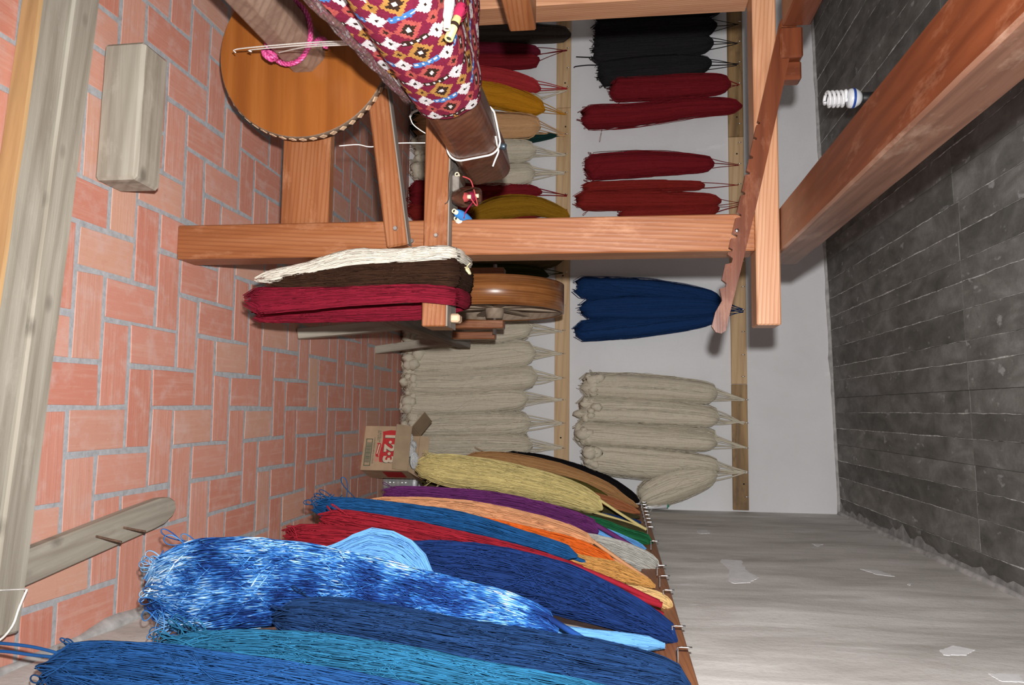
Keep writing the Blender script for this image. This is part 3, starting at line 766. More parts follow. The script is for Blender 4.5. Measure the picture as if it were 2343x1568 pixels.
def hank(label, group, mat, ctrl, thick, ns=120, sr=0.0016, hook=None, fan=3, fan_r=0.003, loops=8, loop_len=0.04,
         seed=1, lobes=0.10, M=26, K=3, top_round=0.06, bot_round=0.045, stray=0.06, name='yarn_hank', core_mat=None, world=False, extra_attr=False, messy=0.5, loop_w=0.02, ragged=0.02, both=False, k2=0.0, curls=0):
    """ctrl rows: (px, py, half width px, depth y) top -> bottom, or world rows (x, y, z, half width) when world=True"""
    rs = np.random.RandomState(seed)
    rows = []
    for c in ctrl:
        if world: rows.append(c)
        else:
            p = P(c[0], c[1], y=c[3]); dz = (p - CAM).dot(FW)
            rows.append((p.x, p.y, p.z, c[2] * dz / F_PX))
    sp = spline(rows, M); C = sp[:, :3]; hw = np.maximum(sp[:, 3], 0.002)
    T = np.gradient(C, axis=0); T /= np.linalg.norm(T, axis=1, keepdims=True)
    ydir = np.tile([0.0, 1.0, 0.0], (M, 1))
    if world: ydir = np.cross(T, np.tile([1.0, 0, 0], (M, 1))); ydir /= np.linalg.norm(ydir, axis=1, keepdims=True)
    Nn = np.cross(T, ydir); Nn /= np.linalg.norm(Nn, axis=1, keepdims=True); B = np.cross(Nn, T)
    t = np.linspace(0, 1, M)
    prof = np.ones(M)
    if bot_round: k = t > 1 - bot_round; prof[k] = np.sqrt(np.maximum(0.0, 1 - ((t[k] - (1 - bot_round)) / bot_round) ** 2)) * 0.5 + 0.5
    if top_round: k = t < top_round; prof[k] *= np.sqrt(np.maximum(0.0, 1 - ((top_round - t[k]) / top_round) ** 2)) * 0.6 + 0.4
    a = hw * prof
    bb = thick * (0.35 + 0.65 * hw / hw.max()) * prof
    ph = rs.rand(4) * 6.28; tw = rs.uniform(-1.2, 1.2, 4)
    def lob(phi, tt):
        return 1 + k2 * np.cos(2 * (phi - 1.57 * 0) + ph[3] * 0.3) * np.abs(np.sin(phi)) + lobes * (np.cos(3 * phi + ph[0] + tw[0] * tt) * 0.5 + np.cos(5 * phi + ph[1] + tw[1] * tt) * 0.45 + np.cos(8 * phi + ph[2] + 2 * tw[2] * tt) * 0.3)
    base = Vector(C[-1])
    root = empty(name, base, label, 'yarn', group)
    # inner body
    n = 18; phi = np.linspace(0, 2 * math.pi, n, endpoint=False)
    R = lob(phi[None, :], t[:, None]) * 0.90 * (1 + 0.03 * rs.randn(M, n))
    Len = np.linalg.norm(np.diff(C, axis=0), axis=1).sum()
    rag = ragged * Len
    V = C[:, None] + (R * np.cos(phi))[..., None] * a[:, None, None] * Nn[:, None] + (R * np.sin(phi))[..., None] * bb[:, None, None] * B[:, None]
    V = V + (np.clip((t - 0.80) / 0.20, 0, 1) ** 2)[:, None, None] * (rag * 0.7 * (np.cos(2 * phi + ph[3]) * 0.6 + np.cos(5 * phi + ph[0]) * 0.5))[None, :, None] * T[-1][None, None]
    v = V.reshape(-1, 3); f = []
    for j in range(M - 1):
        for k in range(n): f.append((j * n + k, j * n + (k + 1) % n, (j + 1) * n + (k + 1) % n, (j + 1) * n + k))
    f.append(tuple(range(n - 1, -1, -1))); f.append(tuple((M - 1) * n + k for k in range(n)))
    me = pydata('bundle', v, f, True)
    at = me.attributes.new('shade', 'FLOAT', 'POINT'); at.data.foreach_set('value', np.full(len(v), 0.30, dtype=np.float32))
    if extra_attr: at = me.attributes.new('along', 'FLOAT', 'POINT'); at.data.foreach_set('value', np.repeat(t, n).astype(np.float32))
    link('bundle', me, core_mat or mat, root)
    # strands over it
    phi0 = rs.rand(ns) * 2 * math.pi
    wander = sm_noise(rs, ns, M, 3) * 0.10 * messy
    st = rs.rand(ns) < stray
    wander[st] *= 6
    PH = phi0[:, None] + wander + 0.25 * (rs.rand(ns) - 0.5)[:, None] * t[None]
    RR = (0.90 + 0.10 * rs.rand(ns))[:, None] + 0.02 * sm_noise(rs, ns, M, 6) + 0.03 * st[:, None]
    RR = RR * lob(PH, t[None, :])
    PT = C[None] + (RR * np.cos(PH))[..., None] * a[None, :, None] * Nn[None] + (RR * np.sin(PH))[..., None] * bb[None, :, None] * B[None]
    al = np.tile(t, (ns, 1))
    ex = rag * (0.7 * (np.cos(2 * phi0 + ph[3]) * 0.6 + np.cos(5 * phi0 + ph[0]) * 0.5) + 0.5 * rs.randn(ns).clip(-1.5, 1.5))
    PT = PT + (np.clip((t - 0.80) / 0.20, 0, 1) ** 2)[None, :, None] * ex[:, None, None] * T[-1][None, None]
    if both: PT = PT - (np.clip((0.12 - t) / 0.12, 0, 1) ** 2)[None, :, None] * (rag * 1.3 * rs.randn(ns).clip(-1.6, 1.6))[:, None, None] * T[0][None, None]
    PT += 0.4 * sr * rs.randn(*PT.shape); PT[..., 2] = np.maximum(PT[..., 2], 0.003)
    # loose loops at the free end
    if loops:
        LP = []
        s = np.linspace(0, 1, M)
        for _ in range(loops):
            th = rs.rand() * 2 * math.pi; i0 = int(M * rs.uniform(0.86, 0.97)); Lh = loop_len * rs.uniform(0.3, 1.0); wd = loop_w * rs.uniform(0.3, 1.0)
            p0 = C[i0] + math.cos(th) * a[i0] * Nn[i0] * 0.9 + math.sin(th) * bb[i0] * B[i0] * 0.9
            ddn = (T[i0] + 0.45 * rs.randn(3) * np.array([1, 0.5, 1])); ddn /= np.linalg.norm(ddn)
            sd = np.cross(ddn, [0.1, 1, 0]); sd /= np.linalg.norm(sd)
            rem = (1 - t[i0]) * np.linalg.norm(C[-1] - C[0]) * 0.6
            q = p0 + np.outer(np.sin(math.pi * s) * (Lh + rem), ddn) + np.outer(wd * np.sin(2 * math.pi * s) * 0.5 + wd * (s - 0.5), sd)
            q[:, 2] = np.maximum(q[:, 2], 0.004)
            LP.append(q)
        PT = np.concatenate([PT, np.array(LP)]); al = np.concatenate([al, np.full((loops, M), 0.97)])
    sh = rs.rand(len(PT))
    o = tubes('strands', PT, sr, mat, root, K=K, shade=sh, extra=al if extra_attr else None)
    tag(o, kind='stuff')
    if curls:
        cv, cf = [], []
        for q_ in range(curls):
            th = rs.rand() * 2 * math.pi; i0 = int(M * rs.uniform(0.88, 0.97)); rr1 = rs.uniform(0.24, 0.40) * hw.max()
            p0 = C[i0] + (math.cos(th) * a[i0] * 0.75) * Nn[i0] - abs(math.sin(th)) * bb[i0] * 0.75 * B[i0]
            e = rs.uniform(0.7, 1.3, 3); nu, nv = 12, 8; b0_ = len(cv)
            for iv in range(nv + 1):
                for iu in range(nu):
                    la = math.pi * iv / nv; lo_ = 2 * math.pi * iu / nu; d_ = np.array([math.sin(la) * math.cos(lo_), math.sin(la) * math.sin(lo_), math.cos(la)])
                    w_ = p0 + d_ * rr1 * e * (1 + 0.16 * math.sin(4 * lo_ + q_) * math.sin(3 * la + q_) + 0.08 * rs.randn()); w_[2] = max(w_[2], 0.003); cv.append(w_)
            for iv in range(nv):
                for iu in range(nu): cf.append((b0_ + iv * nu + iu, b0_ + iv * nu + (iu + 1) % nu, b0_ + (iv + 1) * nu + (iu + 1) % nu, b0_ + (iv + 1) * nu + iu))
        mc = pydata('curled_end', cv, cf, True); at = mc.attributes.new('shade', 'FLOAT', 'POINT'); at.data.foreach_set('value', np.full(len(cv), 0.5, dtype=np.float32))
        link('curled_end', mc, mat, root)
    # the tie it hangs by
    if hook is not None:
        hk = P(hook[0], hook[1], y=hook[2]); CS = []
        for k in range(fan):
            u = (k / (fan - 1) - 0.5) * 2 if fan > 1 else 0.0
            j0 = min(M - 1, 2)
            p0 = C[j0] + 0.75 * u * a[j0] * Nn[j0] - 0.3 * bb[j0] * B[j0] * rs.rand()
            pm = 0.5 * (p0 + np.array(hk)) + 0.004 * rs.randn(3)
            CS.append(spline([p0, pm, np.array(hk) + 0.004 * rs.randn(3)], 10))
        tubes('hanging_loop', np.array(CS), fan_r * (0.6 + 0.6 * rs.rand(fan)), mat, root, K=5)
    return root

Yc = lambda nm, col, **k: yarn('yarn_' + nm, col, **k)
Y_cream = Yc('raw_cream_wool', (0.64, 0.576, 0.4562), var=0.10, fuzzy=True, tint=(0.50, 0.46, 0.39))
Y_black = Yc('charcoal_wool', (0.022, 0.021, 0.023), var=0.35, fuzzy=True)
Y_dred = Yc('dark_red_wool', (0.216, 0.0132, 0.0198), var=0.3, fuzzy=True)
Y_maroon = Yc('maroon_wool', (0.135, 0.0099, 0.0242), var=0.3, fuzzy=True)
Y_brick = Yc('brick_red_wool', (0.2835, 0.0242, 0.0198), var=0.25, fuzzy=True)
Y_scar = Yc('scarlet_wool', (0.459, 0.0385, 0.044), var=0.25, fuzzy=True)
Y_navyw = Yc('deep_blue_wool', (0.010, 0.040, 0.135), var=0.25, fuzzy=True)
Y_goldw = Yc('marigold_wool', (0.575, 0.2472, 0.0138), var=0.2, fuzzy=True)
Y_must = Yc('mustard_wool', (0.33, 0.165, 0.012), var=0.2, fuzzy=True)
Y_peachw = Yc('peach_beige_wool', (0.667, 0.391, 0.1955), var=0.15, fuzzy=True)
Y_grey = Yc('grey_brown_wool', (0.0978, 0.0805, 0.0713), var=0.3, fuzzy=True)
Y_bottle = Yc('bottle_green_wool', (0.012, 0.045, 0.040), var=0.3, fuzzy=True)
Y_khaki = Yc('khaki_wool', (0.16, 0.115, 0.055), var=0.3, fuzzy=True)
Y_moss = Yc('moss_green_wool', (0.045, 0.050, 0.012), var=0.3, fuzzy=True)

BY = D - 0.085     # depth of hanks on the back wall
HY = D - 0.050
G_low = 'hanks on the lower back-wall rail'
G_up = 'hanks on the upper back-wall rail'
def wallhank(label, group, mat, hook, body, thick=0.075, fan=4, seed=1, dy=0.0, ns=90, sr=0.0015, **k):
    y = BY + dy
    if mat is Y_cream: k.setdefault('curls', 10); k.setdefault('k2', 0.22); k.setdefault('fan_r', 0.0048)
    else: k.setdefault('k2', 0.12)
    return hank(label, group, mat, [(x, yy, h, y) for x, yy, h in body], thick, ns=ns, sr=sr, hook=(hook[0], hook[1], HY) if hook else None, fan=fan, seed=seed, M=26, lobes=0.18, ragged=0.035, **k)
lo = 'lower back-wall rail'
wallhank('dark red hank at the far left end of the lower back rail', G_low, Y_maroon, (1297, 30), [(1238, 26, 8), (1210, 36, 16), (1060, 40, 20), (950, 45, 22)], fan=2, seed=3)
wallhank('grey-brown wool hank looped over a hook of the lower back rail', G_low, Y_grey, None, [(1306, 80, 10), (1290, 78, 18), (1200, 76, 24), (1060, 76, 30), (950, 78, 30)], seed=4)
wallhank('dark purple-red hank beside the red one under the grey-brown hank', G_low, Y_maroon, (1297, 115), [(1236, 119, 7), (1210, 118, 12), (1060, 114, 16), (950, 112, 18)], fan=2, seed=5)
wallhank('dark red hank hanging between the purple-red and scarlet hanks', G_low, Y_dred, (1297, 115), [(1234, 134, 7), (1210, 140, 15), (1060, 143, 19), (950, 145, 20)], fan=2, seed=6, dy=-0.01)
wallhank('scarlet hank next to the marigold yellow one on the lower rail', G_low, Y_scar, (1297, 203), [(1236, 204, 10), (1210, 196, 20), (1150, 182, 24), (1060, 170, 24), (950, 160, 24)], fan=4, seed=7)
wallhank('thin cream hank mostly hidden behind the marigold yellow hank', G_low, Y_cream, (1296, 207), [(1240, 226, 7), (1200, 228, 18), (1060, 225, 20), (950, 222, 22)], fan=3, seed=8, dy=0.03)
wallhank('marigold yellow hank slanting on the lower back rail', G_low, Y_goldw, (1293, 262), [(1246, 252, 7), (1225, 243, 20), (1160, 222, 28), (1080, 206, 28), (955, 195, 30)], fan=4, seed=9, dy=-0.02)
wallhank('peach beige hank below the marigold one at the roller end', G_low, Y_peachw, (1293, 310), [(1236, 292, 8), (1215, 288, 28), (1140, 287, 34), (1040, 286, 34), (955, 285, 26)], fan=6, seed=10, dy=-0.01)
wallhank('dark bottle green hank showing as a thin edge behind the peach one', G_low, Y_bottle, (1290, 310), [(1276, 309, 5), (1200, 319, 11), (1130, 318, 18), (1040, 290, 30), (945, 280, 30)], fan=2, seed=11, dy=0.035)
wallhank('first cream wool hank below the peach beige hank, left of the loom post', G_low, Y_cream, (1293, 355), [(1226, 347, 12), (1205, 345, 23), (1130, 345, 27), (1040, 340, 28), (950, 335, 26)], fan=7, seed=12)
wallhank('cream wool hank next to the crimson ones, left of the loom post', G_low, Y_cream, (1290, 397), [(1224, 394, 14), (1205, 396, 27), (1130, 402, 33), (1040, 392, 32), (948, 385, 30)], fan=7, seed=13)
wallhank('crimson hank on the lower rail between cream and mustard hanks', G_low, Y_dred, (1298, 447), [(1240, 440, 6), (1215, 438, 14), (1150, 442, 26), (1080, 446, 28), (942, 445, 34)], fan=3, seed=14)
wallhank('second crimson hank hanging behind the mustard one beside the post', G_low, Y_brick, (1298, 480), [(1270, 486, 6), (1200, 482, 18), (1080, 482, 26), (938, 482, 26)], fan=2, seed=15, dy=0.02)
wallhank('mustard yellow hank doubled over its hook against the loom post', G_low, Y_must, None, [(1302, 496, 8), (1280, 488, 14), (1220, 472, 22), (1150, 476, 26), (1082, 494, 18)], seed=16, dy=-0.04)
wallhank('thin navy hank tucked under the mustard yellow hank', G_low, Y_navyw, None, [(1294, 494, 4), (1230, 487, 8), (1160, 476, 12), (1086, 470, 10)], seed=17, dy=-0.005)
wallhank('khaki hank on the lower rail half hidden right behind the loom post', G_low, Y_khaki, (1290, 592), [(1285, 596, 6), (1230, 602, 16), (1100, 606, 20), (950, 608, 22)], fan=2, seed=18)
wallhank('moss green hank peeking out behind the spinning wheel rim', G_low, Y_moss, (1288, 625), [(1255, 632, 5), (1225, 624, 13), (1150, 622, 18), (950, 626, 22)], fan=3, seed=19, dy=-0.03)
names = ['first', 'second', 'third', 'fourth', 'fifth', 'last']
for k, (hy, nx, ny_, by) in enumerate(((757, 1218, 751, 770), (810, 1226, 806, 822), (865, 1230, 861, 872), (915, 1208, 912, 921), (968, 1214, 966, 970), (1025, 1218, 1018, 1018))):
    wallhank('%s cream wool hank from the spinning wheel towards the corner, lower rail' % names[k], G_low, Y_cream, (1285, hy), [(nx, ny_, 12), (nx - 20, ny_ + 1, 26), (1130, (ny_ + by) / 2, 32), (1030, by, 34), (927, by + 2, 32)], fan=8, seed=20 + k, thick=0.085, loops=14, loop_len=0.035, ns=110)
# upper rail
wallhank('charcoal black hank at the left end of the upper rail beside the post', G_up, Y_black, (1687, 16), [(1655, 16, 12), (1600, 20, 26), (1480, 24, 31), (1366, 28, 29)], fan=3, seed=31)
wallhank('second charcoal black hank from the left on the upper rail', G_up, Y_black, (1687, 55), [(1640, 57, 10), (1600, 62, 26), (1480, 70, 31), (1362, 76, 30)], fan=3, seed=32, dy=-0.01)
wallhank('third charcoal black hank from the left on the upper rail', G_up, Y_black, (1687, 100), [(1632, 97, 12), (1590, 103, 26), (1480, 113, 31), (1360, 120, 30)], fan=4, seed=33)
bk = wallhank('fourth charcoal black hank on the upper rail, next to the dark reds', G_up, Y_black, (1687, 147), [(1628, 144, 10), (1580, 150, 27), (1480, 157, 33), (1372, 168, 31)], fan=4, seed=34, dy=-0.01)
cord('loose_end', [P(1370, 130, y=BY), P(1350, 131, y=BY), P(1318, 130, y=BY)], 0.004, Y_black, bk)
cord('loose_end', [P(1370, 149, y=BY), P(1345, 149, y=BY), P(1318, 152, y=BY), P(1313, 155, y=BY)], 0.004, Y_black, bk)
wallhank('upper dark red hank right below the black hanks, upper rail', G_up, Y_dred, (1690, 195), [(1672, 194, 10), (1645, 194, 22), (1550, 200, 28), (1400, 206, 28)], fan=3, seed=35, dy=-0.02)
wallhank('long dark red hank ending lower than its neighbour under the black ones', G_up, Y_dred, None, [(1698, 243, 6), (1670, 242, 17), (1580, 246, 22), (1450, 262, 26), (1336, 267, 28)], seed=36, loops=10)
wallhank('crimson hank with ragged end on the upper rail, first of the lower three', G_up, Y_dred, (1690, 378), [(1634, 376, 10), (1610, 374, 20), (1480, 374, 31), (1342, 382, 32)], fan=3, seed=37, loops=16)
wallhank('thin brick red hank between the two fuller red ones, upper rail', G_up, Y_brick, (1690, 424), [(1612, 425, 7), (1590, 425, 10), (1480, 426, 13), (1338, 432, 14)], fan=2, seed=38, dy=0.01)
wallhank('full brick red hank just left of the loom post on the upper rail', G_up, Y_brick, (1690, 464), [(1650, 460, 8), (1615, 460, 17), (1480, 460, 22), (1324, 460, 22)], fan=2, seed=39, dy=-0.02)
wallhank('brown-red hank half hidden behind the top of the loom post', G_up, Y_brick, (1690, 470), [(1645, 476, 7), (1610, 484, 14), (1500, 492, 17), (1420, 494, 15)], fan=2, seed=40)
wallhank('deep blue hank, left of the three bunched on one upper hook', G_up, Y_navyw, (1700, 708), [(1650, 690, 12), (1600, 682, 22), (1480, 668, 27), (1322, 656, 22)], fan=3, seed=41)
wallhank('deep blue hank, middle of the three bunched on one upper hook', G_up, Y_navyw, (1700, 710), [(1652, 704, 14), (1600, 704, 25), (1480, 705, 32), (1334, 708, 24)], fan=4, seed=42, dy=-0.02)
wallhank('deep blue hank, right of the three bunched on one upper hook', G_up, Y_navyw, (1700, 712), [(1650, 720, 12), (1600, 728, 22), (1480, 742, 28), (1322, 758, 24)], fan=3, seed=43)
wallhank('cream hank on the upper rail, nearest of them to the deep blue bunch', G_up, Y_cream, (1703, 915), [(1640, 906, 14), (1615, 899, 25), (1480, 888, 31), (1334, 882, 30)], fan=7, seed=44, thick=0.09, loops=14)
wallhank('second cream hank from the deep blue bunch on the upper rail', G_up, Y_cream, (1703, 968), [(1645, 960, 13), (1618, 952, 25), (1480, 940, 32), (1328, 936, 31)], fan=6, seed=45, thick=0.09, loops=14, dy=-0.02)
wallhank('third cream hank from the deep blue bunch on the upper rail', G_up, Y_cream, (1705, 1025), [(1640, 1016, 14), (1615, 1008, 26), (1480, 998, 34), (1324, 988, 33)], fan=7, seed=46, thick=0.09, loops=14)
wallhank('cream hank on the last used hook of the upper rail', G_up, Y_cream, (1708, 1080), [(1645, 1074, 13), (1615, 1066, 25), (1480, 1058, 36), (1338, 1044, 32)], fan=7, seed=47, thick=0.09, loops=14, dy=-0.01)
wallhank('cream hank sagging sideways into the corner above the black side-wall hank', G_up, Y_cream, (1708, 1082), [(1640, 1084, 10), (1610, 1090, 26), (1545, 1106, 38), (1490, 1128, 32), (1466, 1142, 20)], fan=4, seed=48, thick=0.08, dy=-0.03, loops=4, curls=0)

# ---- rails with hooks
def lhook(parent, p, out, ln=0.045, up_=0.022, r=0.0026):
    o = Vector(out); a = Vector(p)
    return cord('hook', [a, a + o * ln * 0.75, a + o * ln, a + o * ln * 1.02 + Vector((0, 0, up_ * 0.5)), a + o * ln * 1.02 + Vector((0, 0, up_))], r, M_metal, parent, M=10, K=5)
def backrail(x0p, x1p, zlo, zhi, mat, label, hooks, holes, xl, splits):
    root = empty('yarn_rail', (-1.0, D, zlo), label, 'rail')
    xs = [xl] + splits + [XW - 0.01]
    for k in range(len(xs) - 1):
        timber('board', (xs[k], D - 0.024, zlo), (xs[k + 1] - 0.002, D - 0.001, zhi), 'x', mat[k % len(mat)], root, bev=0.002)
    for px, py in hooks:
        q = P(px, py, y=D - 0.024); lhook(root, (q.x, D - 0.024, q.z), (0, -1, 0), ln=0.036, up_=0.018, r=0.0028)
    for px, py in holes:
        q = P(px, py, y=D - 0.024); lathe('peg_hole', [(0.006, 0), (0.006, 0.0012)], M_hole, root, toM((q.x, D - 0.0235, q.z), (0, -1, 0)), n=10)
    return root
zl0, zl1 = P(1272, 500, y=D).z, P(1305, 500, y=D).z
zu0, zu1 = P(1668, 500, y=D).z, P(1703, 500, y=D).z
backrail(0, 0, zl0, zl1, [M_rail, M_rail], 'pale pine rail with hooks low on the back wall', [(1298, k) for k in (30, 72, 115, 160, 203)] + [(1294, k) for k in (262, 310, 355, 397, 447, 495, 592, 625)] + [(1288, k) for k in (700, 757, 810, 865, 915, 968, 1025)], [(1293, 190), (1294, 290), (1288, 631), (1283, 1002)], XL + 0.05, [P(1290, 250, y=D).x])
backrail(0, 0, zu0, zu1, [M_raild, M_rail, M_raild], 'dark stained rail with hooks high on the back wall', [(1688, k) for k in (16, 55, 100, 147, 195, 243, 287, 330, 378, 424, 464)] + [(1696, k) for k in (600, 658, 710, 760, 813, 862)] + [(1704, k) for k in (915, 968, 1025, 1080, 1136)], [(1686, 268), (1686, 352), (1702, 1108)], XL + 0.05, [P(1690, 316, y=D).x, P(1700, 880, y=D).x])

# right wall rail
RX = XW - 0.030
rr_ = empty('yarn_rail', (XW, 3.5, 1.6), 'brown wooden rail with long chrome hooks along the right wall', 'rail')
timber('board', (RX, 0.6, 1.600), (XW - 0.001, D - 0.002, 1.690), 'y', M_railr, rr_)
for u_ in (1150, 1155, 1159, 1166, 1172, 1180, 1188, 1197, 1206, 1215, 1227, 1262, 1322, 1348, 1383, 1472, 1525):
    q = P(1474 + (u_ - 1161) * 0.232 - 8, u_, x=RX); q.z = min(max(q.z, 1.615), 1.68)
    lhook(rr_, (RX, q.y, q.z), (-1, 0, 0), ln=0.045, up_=0.036, r=0.0027)

# ================================================================== hanks on the right wall
G_r = 'hanks on the right-hand wall'
Rk = dict(group=G_r)
def rh(label, mat, y, rows, thick=0.055, hook=None, seed=1, **k):
    rows = [(r[0], r[1], r[2], r[3] if len(r) > 3 else y) for r in rows]
    return hank(label, G_r, mat, rows, thick, hook=hook, seed=seed, **k)
Y_blk = Yc('black_yarn', (0.010, 0.008, 0.009), var=0.4)
Y_tan = Yc('tan_yarn', (0.50, 0.27, 0.115), var=0.2)
Y_olive = Yc('olive_yarn', (0.115, 0.095, 0.022), var=0.25)
Y_terra = Yc('terracotta_yarn', (0.45, 0.17, 0.075), var=0.2)
Y_dol = Yc('dark_olive_yarn', (0.065, 0.055, 0.022), var=0.3)
Y_nv = Yc('navy_small_yarn', (0.012, 0.045, 0.17), var=0.3)
Y_pale = Yc('pale_yellow_yarn', (0.66, 0.55, 0.24), var=0.22)
Y_green = Yc('emerald_green_yarn', (0.018, 0.14, 0.055), var=0.3)
Y_sky = Yc('sky_blue_yarn', (0.14, 0.38, 0.75), var=0.2)
Y_purp = Yc('purple_yarn', (0.135, 0.028, 0.135), var=0.3)
Y_salm = Yc('salmon_peach_yarn', (0.561, 0.2759, 0.1395), var=0.2)
Y_oran = Yc('bright_orange_yarn', (0.60, 0.115, 0.015), var=0.2)
Y_lgrey = Yc('light_grey_yarn', (0.44, 0.43, 0.395), var=0.25)
Y_teal = Yc('petrol_blue_yarn', (0.0108, 0.0727, 0.2065), var=0.3)
Y_gtan = Yc('golden_tan_yarn', (0.50, 0.255, 0.075), var=0.25)
Y_crm = Yc('cream_gold_yarn', (0.62, 0.41, 0.18), var=0.2)
Y_crim = Yc('crimson_yarn', (0.2304, 0.0115, 0.0216), var=0.28)
Y_navy = Yc('navy_blue_yarn', (0.0082, 0.027, 0.1134), var=0.4)
Y_light = Yc('pale_blue_yarn', (0.115, 0.29, 0.56), var=0.2)
Y_denim = Yc('denim_blue_yarn', (0.0101, 0.0351, 0.108), var=0.45)
Y_tealb = Yc('turquoise_blue_yarn', (0.0182, 0.119, 0.2285), var=0.4)
Y_mid = Yc('mid_blue_yarn', (0.0149, 0.0734, 0.2228), var=0.4)
# tie-dyed yarn: navy and blue with white flecks along each strand
m, nt, b = new_mat('yarn_tie_dyed_blue_white')
at = N_(nt, 'ShaderNodeAttribute', attribute_name='shade'); al = N_(nt, 'ShaderNodeAttribute', attribute_name='along')
cb = N_(nt, 'ShaderNodeCombineXYZ'); nt.links.new(math_(nt, 'MULTIPLY', al.outputs['Fac'], 28.0), cb.inputs[0]); nt.links.new(math_(nt, 'MULTIPLY', at.outputs['Fac'], 60.0), cb.inputs[1])
f1 = noise(nt, cb.outputs[0], 1.0, 2, 0.5)
f2 = noise(nt, mapping(nt, N_(nt, 'ShaderNodeTexCoord').outputs['Object'], (9, 9, 6)), 1.0, 2, 0.5)
fm = math_(nt, 'ADD', math_(nt, 'MULTIPLY', f1, 0.55), math_(nt, 'MULTIPLY', f2, 0.5))
nt.links.new(ramp(nt, fm, [(0.38, (0.006, 0.018, 0.095)), (0.48, (0.012, 0.055, 0.23)), (0.54, (0.035, 0.17, 0.47)), (0.61, (0.22, 0.45, 0.72)), (0.68, (0.76, 0.82, 0.86))]), b.inputs['Base Color'])
b.inputs['Roughness'].default_value = 0.9; b.inputs['Specular IOR Level'].default_value = 0.12
Y_dye = m

rh('black hank at the far corner end of the right-hand rail', Y_blk, 5.30, [(1462, 1148, 7), (1435, 1132, 14), (1370, 1096, 17), (1260, 1061, 17), (1160, 1040, 11)], seed=61, ns=80, sr=0.0014, loops=6, top_round=0.05)
rh('tan hank next to the black one in the corner', Y_tan, 5.05, [(1460, 1161, 6), (1425, 1142, 10), (1380, 1117, 17), (1280, 1082, 22), (1160, 1057, 22), (1070, 1050, 16)], seed=62, ns=80, sr=0.0014, top_round=0.03)
rh('olive green hank between the tan and terracotta hanks', Y_olive, 4.88, [(1400, 1150, 5), (1370, 1136, 13), (1300, 1112, 18), (1150, 1085, 20), (1010, 1070, 16)], hook=(1462, 1172, 4.75), seed=63, ns=80, sr=0.0014)
rh('terracotta hank below the olive one near the corner', Y_terra, 4.70, [(1464, 1174, 5), (1430, 1163, 11), (1380, 1148, 15), (1250, 1120, 17), (1050, 1092, 15)], seed=64, ns=80, sr=0.0014, top_round=0.03)
rh('dark olive hank showing beneath the pale yellow one', Y_dol, 4.52, [(1464, 1184, 5), (1420, 1180, 10), (1330, 1160, 16), (1150, 1132, 20), (968, 1112, 20)], seed=65, ns=80, sr=0.0015, top_round=0.03)
rh('narrow navy hank behind the pale yellow ties', Y_nv, 4.36, [(1466, 1196, 5), (1430, 1192, 8), (1330, 1175, 10), (1150, 1145, 10)], seed=66, ns=50, sr=0.0014, top_round=0.03)
rh('pale yellow full hank in front of the cardboard box', Y_pale, 4.10, [(1378, 1166, 8), (1362, 1156, 22), (1290, 1128, 32), (1160, 1098, 37), (1040, 1080, 39), (962, 1066, 24)], thick=0.075, hook=(1478, 1212, 4.12), fan=2, fan_r=0.009, seed=67, ns=230, sr=0.0017, loops=22, loop_len=0.03, messy=0.9)
rh('dark brown-olive hank right behind the purple one', Y_dol, 4.0, [(1478, 1218, 4), (1430, 1205, 10), (1360, 1190, 12), (1200, 1160, 12), (1050, 1135, 12)], seed=68, ns=60, sr=0.0015)
rh('emerald green hank looped on its hook on the right wall', Y_green, 3.86, [(1492, 1246, 10), (1475, 1237, 15), (1430, 1224, 14), (1350, 1196, 14), (1150, 1160, 12)], seed=69, ns=80, sr=0.0018, top_round=0.06)
rh('sky blue hank between the emerald and light grey hanks', Y_sky, 3.70, [(1480, 1260, 5), (1450, 1248, 10), (1400, 1230, 13), (1330, 1208, 14), (1150, 1172, 14)], seed=70, ns=80, sr=0.0019, top_round=0.03)
rh('purple hank with a twisted neck on the right wall', Y_purp, 3.55, [(1368, 1219, 7), (1350, 1207, 20), (1260, 1181, 25), (1130, 1154, 25), (1000, 1138, 21), (886, 1128, 14)], hook=(1470, 1262, 3.58), fan=2, fan_r=0.009, seed=71, ns=210, sr=0.0018, loops=4, messy=1.0)
rh('light grey hank with its coiled head at the hook', Y_lgrey, 3.28, [(1506, 1306, 12), (1485, 1290, 22), (1420, 1262, 24), (1350, 1238, 16), (1200, 1200, 14)], seed=72, ns=170, sr=0.0018, top_round=0.08, loops=0)
rh('bright orange hank between the salmon and petrol blue hanks', Y_oran, 2.96, [(1412, 1295, 5), (1375, 1278, 15), (1310, 1252, 19), (1230, 1226, 14), (1150, 1203, 9), (1050, 1185, 8)], seed=73, ns=160, sr=0.0018, loops=0, hook=(1484, 1330, 3.0), fan=1)
rh('salmon peach hank below the purple one', Y_salm, 3.02, [(1358, 1243, 7), (1325, 1229, 17), (1220, 1197, 21), (1080, 1166, 19), (960, 1153, 15), (858, 1147, 9)], hook=(1484, 1326, 3.02), fan=2, fan_r=0.006, seed=74, ns=200, sr=0.0018, loops=3)
rh('golden tan hank behind the crimson neck', Y_gtan, 2.86, [(1498, 1343, 8), (1450, 1326, 16), (1400, 1312, 25), (1330, 1290, 18), (1200, 1255, 12)], seed=75, ns=230, sr=0.0017, loops=0, top_round=0.06)
rh('petrol blue hank lying over the crimson one', Y_teal, 2.80, [(1320, 1273, 7), (1295, 1266, 17), (1180, 1231, 20), (1050, 1197, 25), (900, 1174, 25), (800, 1166, 27), (732, 1158, 20)], hook=(1490, 1340, 2.92), fan=1, fan_r=0.007, seed=76, ns=240, sr=0.0019, loops=20, loop_len=0.07, loop_w=0.05)
